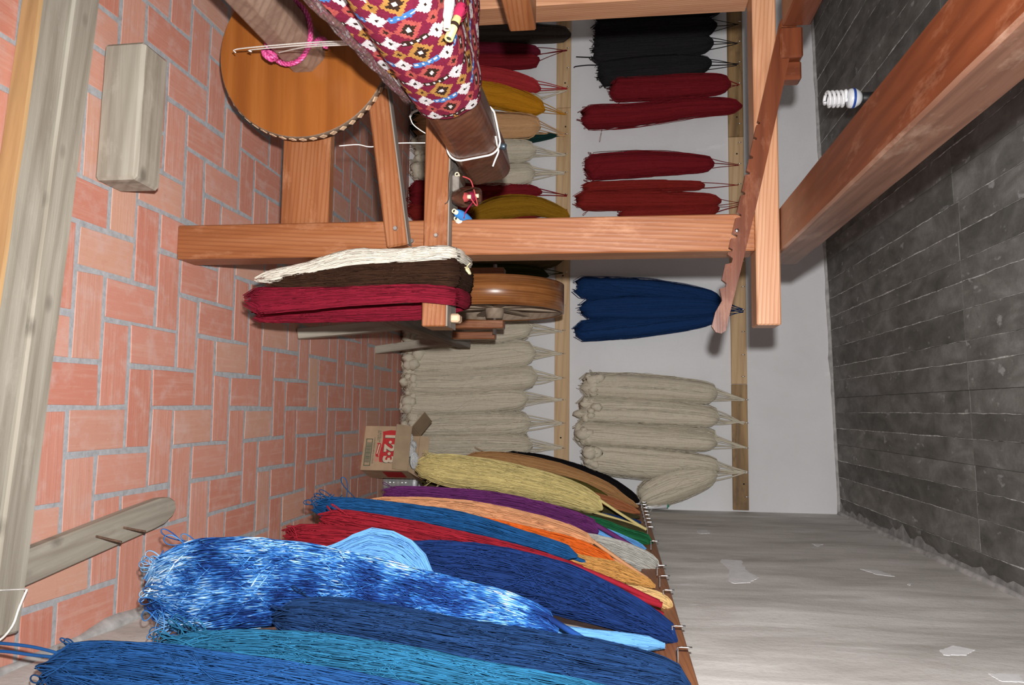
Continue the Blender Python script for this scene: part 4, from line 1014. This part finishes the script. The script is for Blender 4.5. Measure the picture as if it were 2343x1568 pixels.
rh('cream gold hank head curling over the rail', Y_crm, 2.66, [(1541, 1398, 9), (1515, 1382, 19), (1460, 1362, 16), (1390, 1345, 12), (1250, 1310, 10)], seed=77, ns=150, sr=0.0019, loops=0, top_round=0.10)
rh('long crimson hank on the right wall with a narrow neck', Y_crim, 2.50, [(1352, 1320, 8), (1328, 1312, 17), (1200, 1277, 24), (1050, 1244, 28), (900, 1216, 30), (800, 1200, 30), (746, 1188, 22)], hook=(1510, 1384, 2.46), fan=3, fan_r=0.009, seed=78, ns=300, sr=0.0020, loops=10, loop_len=0.03)
rh('second crimson hank reaching lower behind the pale blue fold', Y_crim, 2.44, [(1517, 1405, 5), (1400, 1366, 8), (1250, 1320, 12), (1050, 1266, 16), (950, 1250, 24), (850, 1240, 28), (740, 1234, 30), (664, 1228, 26)], seed=79, ns=240, sr=0.0020, loops=14, loop_len=0.035, thick=0.05)
rh('big navy blue hank in the middle of the right-hand wall', Y_navy, 2.26, [(1548, 1470, 8), (1525, 1448, 22), (1430, 1406, 40), (1280, 1352, 56), (1120, 1318, 62), (980, 1296, 52), (893, 1272, 30)], thick=0.085, seed=80, ns=520, sr=0.0019, loops=0, top_round=0.05, messy=0.9, stray=0.12)
rh('pale blue hank folded up over the crimson yarn', Y_light, 2.13, [(1520, 1478, 12), (1430, 1466, 16), (1280, 1448, 16), (1100, 1400, 22), (985, 1340, 24), (930, 1288, 46), (860, 1262, 48), (780, 1282, 36), (692, 1284, 18)], thick=0.05, seed=81, ns=420, sr=0.0019, loops=4, bot_round=0.06)
rh('tie-dyed blue and white hank with a tangled looped end', Y_dye, 2.00, [(1276, 1442, 8), (1256, 1430, 28), (1150, 1402, 46), (1000, 1376, 58), (850, 1350, 72), (700, 1336, 86), (560, 1336, 100), (450, 1346, 104), (362, 1352, 74)], thick=0.085, hook=(1420, 1508, 1.96), fan=2, fan_r=0.008, seed=82, ns=640, sr=0.0018, loops=60, loop_len=0.05, loop_w=0.05, extra_attr=True, messy=1.0, stray=0.12, M=34)
rh('denim blue hank sweeping up to the near end of the rail', Y_denim, 1.88, [(1578, 1572, 12), (1545, 1558, 36), (1420, 1535, 52), (1240, 1505, 54), (1080, 1480, 52), (920, 1452, 54), (780, 1430, 54), (690, 1418, 44), (650, 1416, 26)], thick=0.075, seed=83, ns=560, sr=0.0018, loops=6, messy=1.0, stray=0.14, M=32)
rh('turquoise blue hank along the lower right edge of the wall', Y_tealb, 1.78, [(1480, 1640, 40), (1300, 1610, 56), (1100, 1575, 58), (900, 1538, 62), (700, 1512, 62), (550, 1502, 58), (440, 1504, 54), (372, 1510, 36)], thick=0.075, seed=84, ns=560, sr=0.0018, loops=26, loop_len=0.05, loop_w=0.04, messy=1.1, stray=0.16, M=32)
mb = rh('nearest mid blue hank with long trailing strings', Y_mid, 1.66, [(1200, 1700, 50), (950, 1645, 62), (700, 1600, 64), (500, 1572, 66), (330, 1550, 64), (210, 1534, 56), (128, 1528, 40)], thick=0.075, seed=85, ns=520, sr=0.0019, loops=14, loop_len=0.05, loop_w=0.03, messy=1.1, stray=0.16, M=30)
for k, (a0, a1, a2, a3) in enumerate((((150, 1500), (90, 1484), (40, 1476), (-30, 1470)), ((150, 1506), (80, 1500), (20, 1492), (-20, 1490)), ((150, 1520), (105, 1545), (90, 1560), (70, 1600)))):
    cord('trailing_string', [P(*q, y=1.66) for q in (a0, a1, a2, a3)], 0.0038, Y_mid, mb)

# ================================================================== hanks draped over the loom arm
Y_whitec = Yc('white_cotton_yarn', (0.5904, 0.5494, 0.4756), var=0.15)
Y_brown = Yc('dark_brown_yarn', (0.035, 0.015, 0.008), var=0.4)
Y_raspb = Yc('raspberry_red_yarn', (0.1792, 0.0082, 0.022), var=0.28)
def drape(label, mat, front, back, ztop, seed, ns, sr, hwtop, group='hanks draped over the loom arm', thick=0.02, **k):
    yf, yb = 2.395, 2.60
    rows = []
    for px, py, h in reversed(front):
        p = P(px, py, y=yf); rows.append((p.x, yf, p.z, h * 2.45 / F_PX))
    xt = rows[-1][0]
    rows.append((xt, 2.43, ztop, hwtop)); rows.append((xt, 2.50, ztop + 0.012, hwtop)); rows.append((xt, 2.565, ztop, hwtop))
    for px, py, h in back:
        p = P(px, py, y=yb); rows.append((p.x, yb, p.z, h * 2.6 / F_PX))
    return hank(label, group, mat, rows, thick, ns=ns, sr=sr, seed=seed, world=True, M=56, loops=14, loop_len=0.03, ragged=0.012, top_round=0.015, bot_round=0.015, both=True, lobes=0.08, **k)
drape('white cotton hank draped over the loom arm against the post', Y_whitec, [(1010, 580, 17), (900, 588, 17), (800, 592, 20), (700, 618, 16), (606, 636, 14)], [(930, 580, 14), (800, 590, 14), (720, 600, 10)], 0.985, 91, 110, 0.0018, 0.023)
drape('dark brown hank draped over the loom arm between white and red', Y_brown, [(1030, 624, 34), (940, 624, 32), (850, 628, 31), (750, 636, 27), (640, 644, 20)], [(950, 622, 30), (800, 625, 28), (700, 630, 16)], 0.990, 92, 200, 0.0016, 0.045, messy=1.2, stray=0.15)
drape('raspberry red hank draped over the outer end of the loom arm', Y_raspb, [(1020, 674, 21), (950, 669, 21), (800, 675, 24), (680, 682, 28), (582, 686, 32)], [(960, 712, 19), (850, 716, 19), (700, 720, 18), (590, 722, 16)], 0.990, 93, 160, 0.0018, 0.028)
kn = empty('small_cord_tie', P(1070, 612, y=2.52), 'small pale cord knot on the crown of the brown hank', 'cord')
Y_tie = plain('pale_yellow_cord', (0.70, 0.60, 0.36), 0.9)
cord('knot', [P(1062, 612, y=2.47), P(1070, 620, y=2.46), P(1075, 626, y=2.47), P(1070, 614, y=2.48)], 0.005, Y_tie, kn)
cord('loose_end', [P(1066, 614, y=2.47), P(1072, 606, y=2.46), P(1076, 602, y=2.46)], 0.002, Y_tie, kn)

# ================================================================== spinning wheel behind the loom
m, nt, b = new_mat('bent_hoop_wood')
c = coords(nt, False); g1 = noise(nt, mapping(nt, c, (1.5, 1.5, 90)), 1.4, 4, 0.6); g2 = noise(nt, c, 9, 4)
col = ramp(nt, g1, [(0.3, (0.13, 0.042, 0.012)), (0.5, (0.26, 0.095, 0.026)), (0.7, (0.38, 0.155, 0.05))])
nt.links.new(mix(nt, ramp_fac(nt, g2, 0.5, 0.75, 0.5), col, (0.15, 0.05, 0.014)), b.inputs['Base Color']); b.inputs['Roughness'].default_value = 0.3
M_hoop = m
sw = empty('spinning_wheel', (-0.59, 4.1, 0), 'wooden spinning wheel with a wide bent rim seen edge-on behind the post', 'spinning wheel')
WC = Vector((-0.590, 4.12, 0.852)); WR = 0.372; WH_ = 0.076
Mx = toM(WC, (1, 0, 0), (0, 1, 0))
lathe('rim', [(WR - 0.008, -WH_), (WR, -WH_ + 0.001), (WR, WH_ - 0.001), (WR - 0.008, WH_), (WR - 0.008, -WH_)], M_hoop, sw, Mx, n=96, caps=False)
lathe('rim_lining', [(WR - 0.020, -0.02), (WR - 0.009, -0.02), (WR - 0.009, WH_ - 0.004), (WR - 0.020, WH_ - 0.004), (WR - 0.020, -0.02)], M_wheelin, sw, Mx, n=96, caps=False)
lathe('hub', [(0.030, -0.10), (0.045, -0.09), (0.050, -0.02), (0.050, 0.07), (0.044, 0.105)], M_wheelin, sw, Mx, n=24)
lathe('axle', [(0.010, -0.19), (0.010, 0.19)], M_bolt, sw, Mx, n=10)
for k in range(8):
    a = math.pi / 8 + k * math.pi / 4; d = Vector((0, math.cos(a), math.sin(a)))
    for sx in (0.045,):
        bar('spoke', WC + d * 0.04 + Vector((sx, 0, 0)), WC + d * (WR - 0.012) + Vector((sx * 1.1, 0, 0)), 0.045, 0.014, M_wheelin, sw, up=(1, 0, 0), bev=0.002)
for xc in (-0.735, -0.452):
    timber('upright', (xc - 0.022, 4.08, 0.52), (xc + 0.022, 4.16, 0.905), 'z', M_loom, sw)
timber('upright_cheek', (-0.425, 4.22, 0.60), (-0.385, 4.28, 0.84), 'z', M_loom, sw)
for xc in (-0.775, -0.415):
    bar('base_rail', (xc, 3.45, 0.470), (xc, 4.85, 0.545), 0.06, 0.085, M_greyw, sw, bev=0.004)
for yc in (3.60, 4.70):
    bar('cross_rail', (-0.775, yc, 0.47 + (yc - 3.45) * 0.0536), (-0.415, yc, 0.47 + (yc - 3.45) * 0.0536), 0.06, 0.06, M_greyw, sw)
for s, xt, xf in ((1, -0.415, -0.345), (-1, -0.775, -0.845)):
    bar('leg', (xt, 3.75, 0.46), (xf, 3.52, 0.0), 0.05, 0.05, M_old, sw, up=(0, 1, 0))
    bar('leg', (xt, 4.62, 0.50), (xf - 0.02 * s, 4.76, 0.0), 0.05, 0.05, M_old, sw, up=(0, 1, 0))

# ================================================================== light bulb
bx = P(1928, 226, y=3.3); bt = bx.x
zb0, zb1 = P(1883, 226, y=3.3).z, P(1972, 226, y=3.3).z
L = zb1 - zb0
cfl = empty('light_bulb', (bt, 3.3, zb0), 'unlit white spiral energy-saving bulb hanging beside the overhead beam', 'light bulb')
M_glass = plain('milky_glass', (0.86, 0.86, 0.88), 0.15, var=0.01)
M_wplast = plain('white_plastic', (0.80, 0.82, 0.86), 0.3, var=0.02)
M_blue = plain('blue_band', (0.02, 0.07, 0.35), 0.35, var=0.03)
M_blackp = plain('black_plastic', (0.012, 0.012, 0.013), 0.5)
n = 150; th = np.linspace(0, 4.6 * 2 * math.pi, n); rr0 = 0.030 * np.minimum(1, 0.35 + th / 2.5)
hp = np.stack([bt + rr0 * np.cos(th), 3.3 + rr0 * np.sin(th), zb0 + 0.008 + (L * 0.52) * th / th[-1]], axis=1)
hp = np.vstack([hp, [[bt + 0.008, 3.3, zb0 + L * 0.58], [bt, 3.3, zb0 + L * 0.66]]])
tubes('spiral_tube', spline(hp, 240), 0.0068, M_glass, cfl, K=8, caps=True)
lathe('ballast', [(0.020, 0), (0.036, 0.004), (0.040, 0.012), (0.040, 0.030), (0.030, 0.048), (0.018, 0.058)], M_wplast, cfl, Matrix.Translation((bt, 3.3, zb0 + L * 0.62)), n=28)
lathe('blue_ring', [(0.0405, 0), (0.0408, 0.001), (0.0408, 0.009), (0.0405, 0.010)], M_blue, cfl, Matrix.Translation((bt, 3.3, zb0 + L * 0.62 + 0.018)), n=28)
lathe('socket', [(0.020, 0), (0.023, 0.004), (0.023, 0.05), (0.010, 0.062)], M_blackp, cfl, Matrix.Translation((bt, 3.3, zb0 + L * 0.62 + 0.056)), n=20)
zc = ceil_z(bt)
cord('power_cord', [(bt, 3.3, zb0 + L * 0.62 + 0.11), (bt + 0.004, 3.3, (zb1 + zc) / 2), (bt, 3.3, zc + 0.01)], 0.004, M_blackp, cfl)

# ================================================================== small things on the loom arm
M_paper = plain('paper_quill', (0.72, 0.60, 0.42), 0.7, var=0.08)
ARM = 0.9655
def bobbin(label, tip, axis, length, r, ymat, tube_r=0.0075, name='bobbin', tmat=None, body=(0.16, 0.95), group='bobbins on the loom'):
    ax = Vector(axis).normalized(); M = toM(Vector(tip), ax)
    root = empty(name, tip, label, 'bobbin', group)
    lathe('quill', [(tube_r * 0.62, 0.012), (tube_r * 0.62, 0.0), (tube_r, 0.0), (tube_r, length * 0.99), (tube_r * 0.5, length)], tmat or M_paper, root, M, n=16, caps=False)
    lathe('quill_hole', [(tube_r * 0.6, 0.0), (tube_r * 0.6, 0.0015)], M_hole, root, M @ Matrix.Translation((0, 0, 0.003)), n=12)
    if ymat:
        s0, s1 = body; n = 26
        zz = np.linspace(s0, s1, n) * length; u = np.linspace(0, 1, n)
        pr = tube_r + (r - tube_r) * np.sqrt(np.maximum(0, np.sin(math.pi * u))) * (1.0 - 0.45 * u)
        pts = []
        turns = 34; m_ = turns * 12; t_ = np.linspace(0, 1, m_)
        rad = np.interp(t_, u, pr); an = t_ * turns * 2 * math.pi
        h = np.stack([rad * np.cos(an), rad * np.sin(an), np.interp(t_, u, zz)], axis=1)
        A = np.array(M); h = h @ A[:3, :3].T + A[:3, 3]
        tubes('winding', h, max(0.0012, length * (s1 - s0) / turns * 0.62), ymat, root, K=5)
        lathe('yarn_body', list(zip(pr * 0.97, zz)), ymat, root, M, n=18)
    return root
Y_bobblue = Yc('bobbin_blue', (0.045, 0.20, 0.50), var=0.15)
Y_bobwhite = Yc('bobbin_white', (0.68, 0.67, 0.64), var=0.1)
Y_bobbrown = Yc('bobbin_dark_brown', (0.035, 0.018, 0.012), var=0.2)
Y_bobpink = Yc('bobbin_coral', (0.50, 0.075, 0.075), var=0.15)
Y_bobcrim = Yc('bobbin_crimson', (0.26, 0.015, 0.05), var=0.15)
q = P(1022, 483, y=2.418); bobbin('blue wound bobbin lying on the loom arm beside the shuttle', (q.x, 2.418, ARM + 0.0165), (0.06, 1, 0.30), 0.12, 0.0165, Y_bobblue)
q = P(1040, 500, y=2.452); bobbin('white wound bobbin on the loom arm against the post', (q.x, 2.452, ARM + 0.0165), (-0.02, 1, 0.22), 0.11, 0.0165, Y_bobwhite)
q = P(1036, 369, z=ARM + 0.018); bobbin('dark brown wound bobbin on the arm under the roller end', (q.x + 0.02, 2.455, ARM + 0.017), (0.1, 1, 0), 0.10, 0.017, Y_bobbrown)
q = P(1040, 408, z=ARM + 0.02)
tag(timber('wood_offcut', (q.x - 0.028, 2.455, ARM), (q.x + 0.028, 2.56, ARM + 0.024), 'y', M_greyw, bev=0.004), 'small grey wooden offcut with a pale cut end on the loom arm', 'wood block')
# boat shuttle
sh = empty('boat_shuttle', P(1050, 450, z=ARM), 'dark polished boat shuttle holding coral and crimson bobbins on the loom arm', 'shuttle')
sx = P(1050, 446, z=ARM + 0.02).x
Ms = Matrix.Translation((sx, 2.505, ARM + 0.022)) @ Matrix.Rotation(math.radians(108), 4, 'Z') @ Matrix.Rotation(math.radians(-17), 4, 'Y')
secs = []
Ls, Ws, Hs = 0.20, 0.070, 0.048
nx = 25; V = []; Fq = []
for k in range(nx):
    u = -1 + 2 * k / (nx - 1); tap = max(0.06, (1 - abs(u) ** 2.4)); w = Ws / 2 * tap ** 0.7; h0 = Hs / 2 - Hs / 2 * tap ** 0.6; h1 = Hs / 2 + Hs / 2 * tap ** 0.6
    inn = abs(u) < 0.62
    wi = w * (0.70 if inn else 0.02); dp = h0 + (0.010 if inn else (h1 - h0) * 0.97)
    for (yy, zz) in ((-w * 0.75, h0), (-w, (h0 + h1) / 2), (-w * 0.86, h1), (-wi, h1), (-wi, dp), (wi, dp), (wi, h1), (w * 0.86, h1), (w, (h0 + h1) / 2), (w * 0.75, h0)):
        V.append((u * Ls / 2, yy, zz))
nn_ = 10
for k in range(nx - 1):
    for j in range(nn_): Fq.append((k * nn_ + j, k * nn_ + (j + 1) % nn_, (k + 1) * nn_ + (j + 1) % nn_, (k + 1) * nn_ + j))
Fq.append(tuple(range(nn_ - 1, -1, -1))); Fq.append(tuple((nx - 1) * nn_ + j for j in range(nn_)))
M_shut = wood('polished_dark_shuttle', (0.13, 0.055, 0.032), (0.075, 0.032, 0.02), (0.035, 0.015, 0.010), 0.18, rings=10)
me = pydata('shuttle_hull', V, Fq, False)
bmx = bmesh.new(); bmx.from_mesh(me); bmesh.ops.recalc_face_normals(bmx, faces=bmx.faces); bmx.to_mesh(me); bmx.free()
link('hull', me, M_shut, sh, Ms)
for off, mt, nm in ((-0.030, Y_bobpink, 'coral_winding'), (0.026, Y_bobcrim, 'crimson_winding')):
    lathe(nm, [(0.006, -0.028), (0.015, -0.02), (0.017, 0.0), (0.013, 0.02), (0.006, 0.028)], mt, sh, Ms @ Matrix.Translation((off, 0, 0.030)) @ Matrix.Rotation(math.radians(90), 4, 'Y'), n=16)
    lathe('quill_end', [(0.004, 0), (0.007, 0), (0.007, 0.012)], M_paper, sh, Ms @ Matrix.Translation((off - 0.012, 0.002, 0.046)) @ Matrix.Rotation(math.radians(20), 4, 'Y'), n=12)
hp0 = Ms @ Vector((-0.03, 0, 0.048))
cord('coral_thread', [hp0, hp0 + Vector((0.02, 0.03, 0.02)), P(1080, 420, y=2.50), P(1070, 408, y=2.49), P(1050, 402, y=2.48)], 0.0024, Y_bobpink, sh)
hp1 = Ms @ Vector((0.03, 0, 0.048))
cord('crimson_thread', [hp1, P(1076, 470, y=2.47), P(1064, 488, y=2.46), P(1061, 500, y=2.46)], 0.0024, Y_bobcrim, sh)
tag(cord('black_thread', [P(1036, 386, y=2.42), P(1029, 395, y=2.42), P(1027, 420, y=2.42), P(1027, 450, y=2.42), P(1024, 462, y=2.42), P(1018, 467, y=2.42)], 0.0016, M_blackp), 'short dark thread hanging along the front of the loom arm', 'thread')

# bobbins lying on the textile
zt = RC.z + 0.098
M_bamboo = plain('bamboo_quill', (0.52, 0.42, 0.17), 0.45, var=0.1)
q = P(1018, 68, z=zt); q2 = P(1024, -40, z=zt)
bobbin('white wound bobbin lying on the crimson textile', (q.x, q.y, q.z + 0.004), (q2 - q), 0.16, 0.0125, Y_bobwhite, tube_r=0.0075, body=(0.17, 0.98))
q = P(1022, 90, z=zt); q2 = P(1052, 18, z=zt + 0.02)
bb_ = bobbin('bamboo bobbin with crimson yarn lying on the textile', (q.x, q.y, q.z + 0.004), (q2 - q), 0.10, 0.016, Y_bobcrim, tube_r=0.0095, tmat=M_bamboo, body=(0.62, 0.99))
ax = (q2 - q).normalized()
lathe('dark_band', [(0.0099, 0), (0.0101, 0.001), (0.0101, 0.009), (0.0099, 0.01)], Y_bobbrown, bb_, toM(Vector((q.x, q.y, q.z + 0.004)) + ax * 0.034, ax), n=16)

# ================================================================== cardboard box of white yarn balls
BL, BRr = Vector((0.108, 4.585, 0)), Vector((0.366, 4.505, 0))
bxd = (BRr - BL); BWd = bxd.length; bxd.normalize(); byd = Vector((-bxd.y, bxd.x, 0)); BD, BH = 0.21, 0.288
Mb = Matrix((bxd, byd, Vector((0, 0, 1)))).transposed().to_4x4(); Mb.translation = BL
M_card = plain('brown_cardboard', (0.45, 0.315, 0.20), 0.85, var=0.06, nscale=14)
M_cardin = plain('plain_inner_cardboard', (0.36, 0.26, 0.165), 0.85, var=0.06, nscale=14)
M_red = plain('red_print', (0.50, 0.018, 0.022), 0.6, var=0.05)
M_dkgreen = plain('dark_green_print', (0.025, 0.085, 0.055), 0.6, var=0.05)
M_cream = plain('cream_print', (0.62, 0.50, 0.37), 0.7, var=0.05)
M_pinkp = plain('faded_pink_print', (0.58, 0.24, 0.17), 0.7, var=0.05)
box = empty('cardboard_box', BL, 'open brown cardboard carton with red 1-2-3 print on the floor', 'box')
def slab(name, lo, hi, mat, parent, M=None, bev=0.0015):
    lo = Vector(lo); hi = Vector(hi); s = hi - lo
    return link(name, box_mesh(name, s.x, s.y, s.z, bev=bev), mat, parent, (M or Mb) @ Matrix.Translation((lo + hi) / 2))
front = slab('front_panel', (0, 0, 0), (BWd, 0.005, BH), M_card, box)
slab('back_panel', (0, BD - 0.005, 0), (BWd, BD, BH), M_card, box)
slab('left_panel', (0, 0.005, 0), (0.005, BD - 0.005, BH), M_card, box)
rp2 = slab('right_panel', (BWd - 0.005, 0.005, 0), (BWd, BD - 0.005, BH), M_card, box)
slab('bottom_panel', (0.005, 0.005, 0), (BWd - 0.005, BD - 0.005, 0.005), M_card, box)
def flap(hinge, axis, ln, dep, angle, mat):
    # hinge: local start, axis: unit local, opens by angle about the hinge
    a = Vector(hinge); ax = Vector(axis).normalized()
    up = Vector((0, 0, 1)); out = ax.cross(up)
    d = (up * math.cos(angle) + out * math.sin(angle)).normalized(); nrm = ax.cross(d)
    M = Mb @ Matrix((ax, d, nrm)).transposed().to_4x4(); M.translation = Mb @ (a + ax * ln / 2 + d * dep / 2)
    return link('flap', box_mesh('flap', ln, dep, 0.004, bev=0.001), mat, box, M)
flap((0.0, -0.001, BH), (1, 0, 0), BWd, 0.095, math.radians(150), M_cardin)      # front flap folded out and down
flap((0.0, BD, BH), (0, -1, 0), BD, 0.115, math.radians(-142) + math.pi + math.radians(16), M_cardin)   # left flap up and out
flap((BWd, 0.0, BH), (0, 1, 0), BD, 0.11, math.radians(28), M_cardin)            # right flap
flap((BWd, BD, BH), (-1, 0, 0), BWd, 0.06, math.radians(20), M_card)
def print_poly(name, pts, mat, parent, lift=0.0012, side='front'):
    if side == 'front': v = [Mb @ Vector((x, -lift, z)) for x, z in pts]
    else: v = [Mb @ Vector((BWd + lift, x, z)) for x, z in pts]
    return link(name, pydata(name, v, [tuple(range(len(v)))]), mat, parent)
def print_text(name, body, x, z, size, mat, parent, bold=0.0, lift=0.002):
    cu = bpy.data.curves.new(name, 'FONT'); cu.body = body; cu.size = size; cu.extrude = 0.0003; cu.offset = bold
    o = bpy.data.objects.new(name, cu); COL.objects.link(o)
    dg = bpy.context.evaluated_depsgraph_get(); me = bpy.data.meshes.new_from_object(o.evaluated_get(dg))
    bpy.data.objects.remove(o)
    me.materials.clear()
    M = Mb @ Matrix.Translation((x, -lift, z)) @ Matrix.Rotation(math.radians(90), 4, 'X')
    return link(name, me, mat, parent, M)
wv = [(0.035 + 0.185 * t, 0.112 + 0.006 * math.sin(t * 6)) for t in np.linspace(0, 1, 12)]
print_poly('red_panel', wv + [(0.226, 0.17), (0.222, 0.225), (0.030, 0.225), (0.026, 0.16)], M_red, front)
print_text('lettering', '1·2·3', 0.045, 0.131, 0.092, M_dkgreen, front, bold=0.0035, lift=0.0018)
print_text('lettering', '1·2·3', 0.042, 0.134, 0.092, M_cream, front, bold=0.0035, lift=0.0026)
print_text('small_print', '12 BOTELLAS', 0.028, 0.095, 0.0125, M_dkgreen, front)
print_text('small_print', 'DE 1 LITRO', 0.028, 0.083, 0.0125, M_dkgreen, front)
print_text('small_print', 'CONTENIDO NETO 12 LITROS', 0.072, 0.064, 0.0115, M_dkgreen, front)
print_poly('banner', [(0.105, 0.104), (0.115, 0.112), (0.175, 0.098), (0.192, 0.104), (0.188, 0.084), (0.172, 0.082), (0.115, 0.090), (0.106, 0.084)], M_red, front, 0.0016)
print_poly('banner_face', [(0.113, 0.105), (0.172, 0.094), (0.172, 0.087), (0.114, 0.096)], M_cream, front, 0.0022)
print_poly('seal', [(0.205 + 0.014 * math.cos(a), 0.091 + 0.012 * math.sin(a)) for a in np.linspace(0, 6.28, 16, endpoint=False)], M_pinkp, front, 0.0016)
for lo_, hi_ in (((0.080, 0.016), (0.245, 0.020)), ((0.080, 0.052), (0.245, 0.056)), ((0.080, 0.016), (0.084, 0.056)), ((0.241, 0.016), (0.245, 0.056))):
    print_poly('label_frame', [(lo_[0], lo_[1]), (hi_[0], lo_[1]), (hi_[0], hi_[1]), (lo_[0], hi_[1])], M_dkgreen, front)
rb = random.Random(4); xx = 0.102
while xx < 0.222:
    w = rb.choice([0.0012, 0.002, 0.003]); print_poly('stripe', [(xx, 0.022), (xx + w, 0.022), (xx + w, 0.050), (xx, 0.050)], M_dkgreen, front, 0.0015); xx += w + rb.choice([0.0015, 0.0022])
print_poly('red_side_print', [(0.03, 0.125), (0.18, 0.12), (0.18, 0.24), (0.03, 0.245)], M_red, rp2, side='right')
Y_ball = Yc('white_ball_yarn', (0.66, 0.66, 0.66), var=0.12)
def ball(label, c, r, seed, stretch=(1, 1, 1)):
    rs = np.random.RandomState(seed); c = np.array(Mb @ Vector(c))
    root = empty('yarn_ball', c - np.array([0, 0, r]), label, 'yarn ball', 'white yarn balls in the carton')
    bm = bmesh.new(); bmesh.ops.create_icosphere(bm, subdivisions=3, radius=1.0)
    for v in bm.verts: v.co = Vector(c) + Vector((v.co.x * r * .95 * stretch[0], v.co.y * r * .95 * stretch[1], v.co.z * r * .95 * stretch[2]))
    link('ball_core', bm_mesh(bm, 'ball_core', True), Y_ball, root)
    W_ = []
    for k in range(22):
        nrm = rs.randn(3); nrm /= np.linalg.norm(nrm); e1 = np.cross(nrm, [0.3, 0.5, 0.8]); e1 /= np.linalg.norm(e1); e2 = np.cross(nrm, e1)
        a = np.linspace(0, 2 * math.pi, 26); off = rs.uniform(-0.35, 0.35); q = math.sqrt(1 - off * off)
        W_.append(c + r * (np.cos(a)[:, None] * e1 * q + np.sin(a)[:, None] * e2 * q + off * nrm) * np.array(stretch))
    tag(tubes('winding', np.array(W_), 0.003, Y_ball, root, K=4), kind='stuff')
ball('white yarn ball at the left side of the carton', (0.045, 0.10, 0.235), 0.036, 1)
ball('largest white yarn ball in the middle of the carton', (0.115, 0.12, 0.245), 0.042, 2)
ball('white yarn ball at the front of the carton behind the flap', (0.150, 0.055, 0.225), 0.040, 3)
ball('long white yarn cop lying on top of the carton contents', (0.175, 0.135, 0.285), 0.034, 4, (1.5, 0.8, 0.75))
ball('white yarn ball at the right side of the carton', (0.208, 0.07, 0.205), 0.038, 5)
ball('white yarn ball at the back of the carton by the small flap', (0.075, 0.165, 0.25), 0.032, 6)

# clear plastic jar on the floor behind the carton
m, nt, b = new_mat('clear_ribbed_plastic')
nt.links.new(ramp(nt, noise(nt, coords(nt, False), 40, 4), [(0.4, (0.70, 0.72, 0.73)), (0.6, (0.86, 0.87, 0.88))]), b.inputs['Base Color'])
b.inputs['Roughness'].default_value = 0.10; b.inputs['Transmission Weight'].default_value = 0.6; b.inputs['IOR'].default_value = 1.3; b.inputs['Metallic'].default_value = 0.15
jar = empty('plastic_jar', (0.485, 5.02, 0), 'clear ribbed plastic jar on the floor between the carton and the purple hank', 'jar')
pr = [(0.050, 0.0), (0.058, 0.004)] + [(0.058 + 0.003 * math.sin(k * 1.9), 0.01 + k * 0.008) for k in range(19)] + [(0.050, 0.175), (0.040, 0.185), (0.040, 0.195), (0.037, 0.195), (0.037, 0.184), (0.047, 0.172), (0.054, 0.15), (0.054, 0.008)]
lathe('body', pr, m, jar, Matrix.Translation((0.485, 5.02, 0.0)), n=28)
lathe('lid', [(0.043, 0.0), (0.044, 0.002), (0.044, 0.016), (0.040, 0.019)], M_wplast, jar, Matrix.Translation((0.485, 5.02, 0.196)), n=24)

# marker pen at the corner end of the right-hand rail
pen = empty('marker_pen', (0.62, 5.30, 1.69), 'white marker pen with a green end standing on the corner of the rail', 'pen')
p0, p1 = P(1476, 1160, y=5.30), P(1526, 1158, y=5.30); dv = (p1 - p0)
Mpn = toM(p0, dv); Lp = dv.length
M_penw = plain('white_pen_barrel', (0.72, 0.73, 0.76), 0.3, var=0.02); M_peng = plain('green_pen_end', (0.02, 0.28, 0.16), 0.35, var=0.05)
lathe('barrel', [(0.014, 0), (0.0165, 0.01), (0.0165, Lp)], M_penw, pen, Mpn, n=20)
lathe('end_plug', [(0.0168, Lp), (0.0168, Lp + 0.006), (0.006, Lp + 0.009), (0.004, Lp + 0.016)], M_peng, pen, Mpn, n=20)
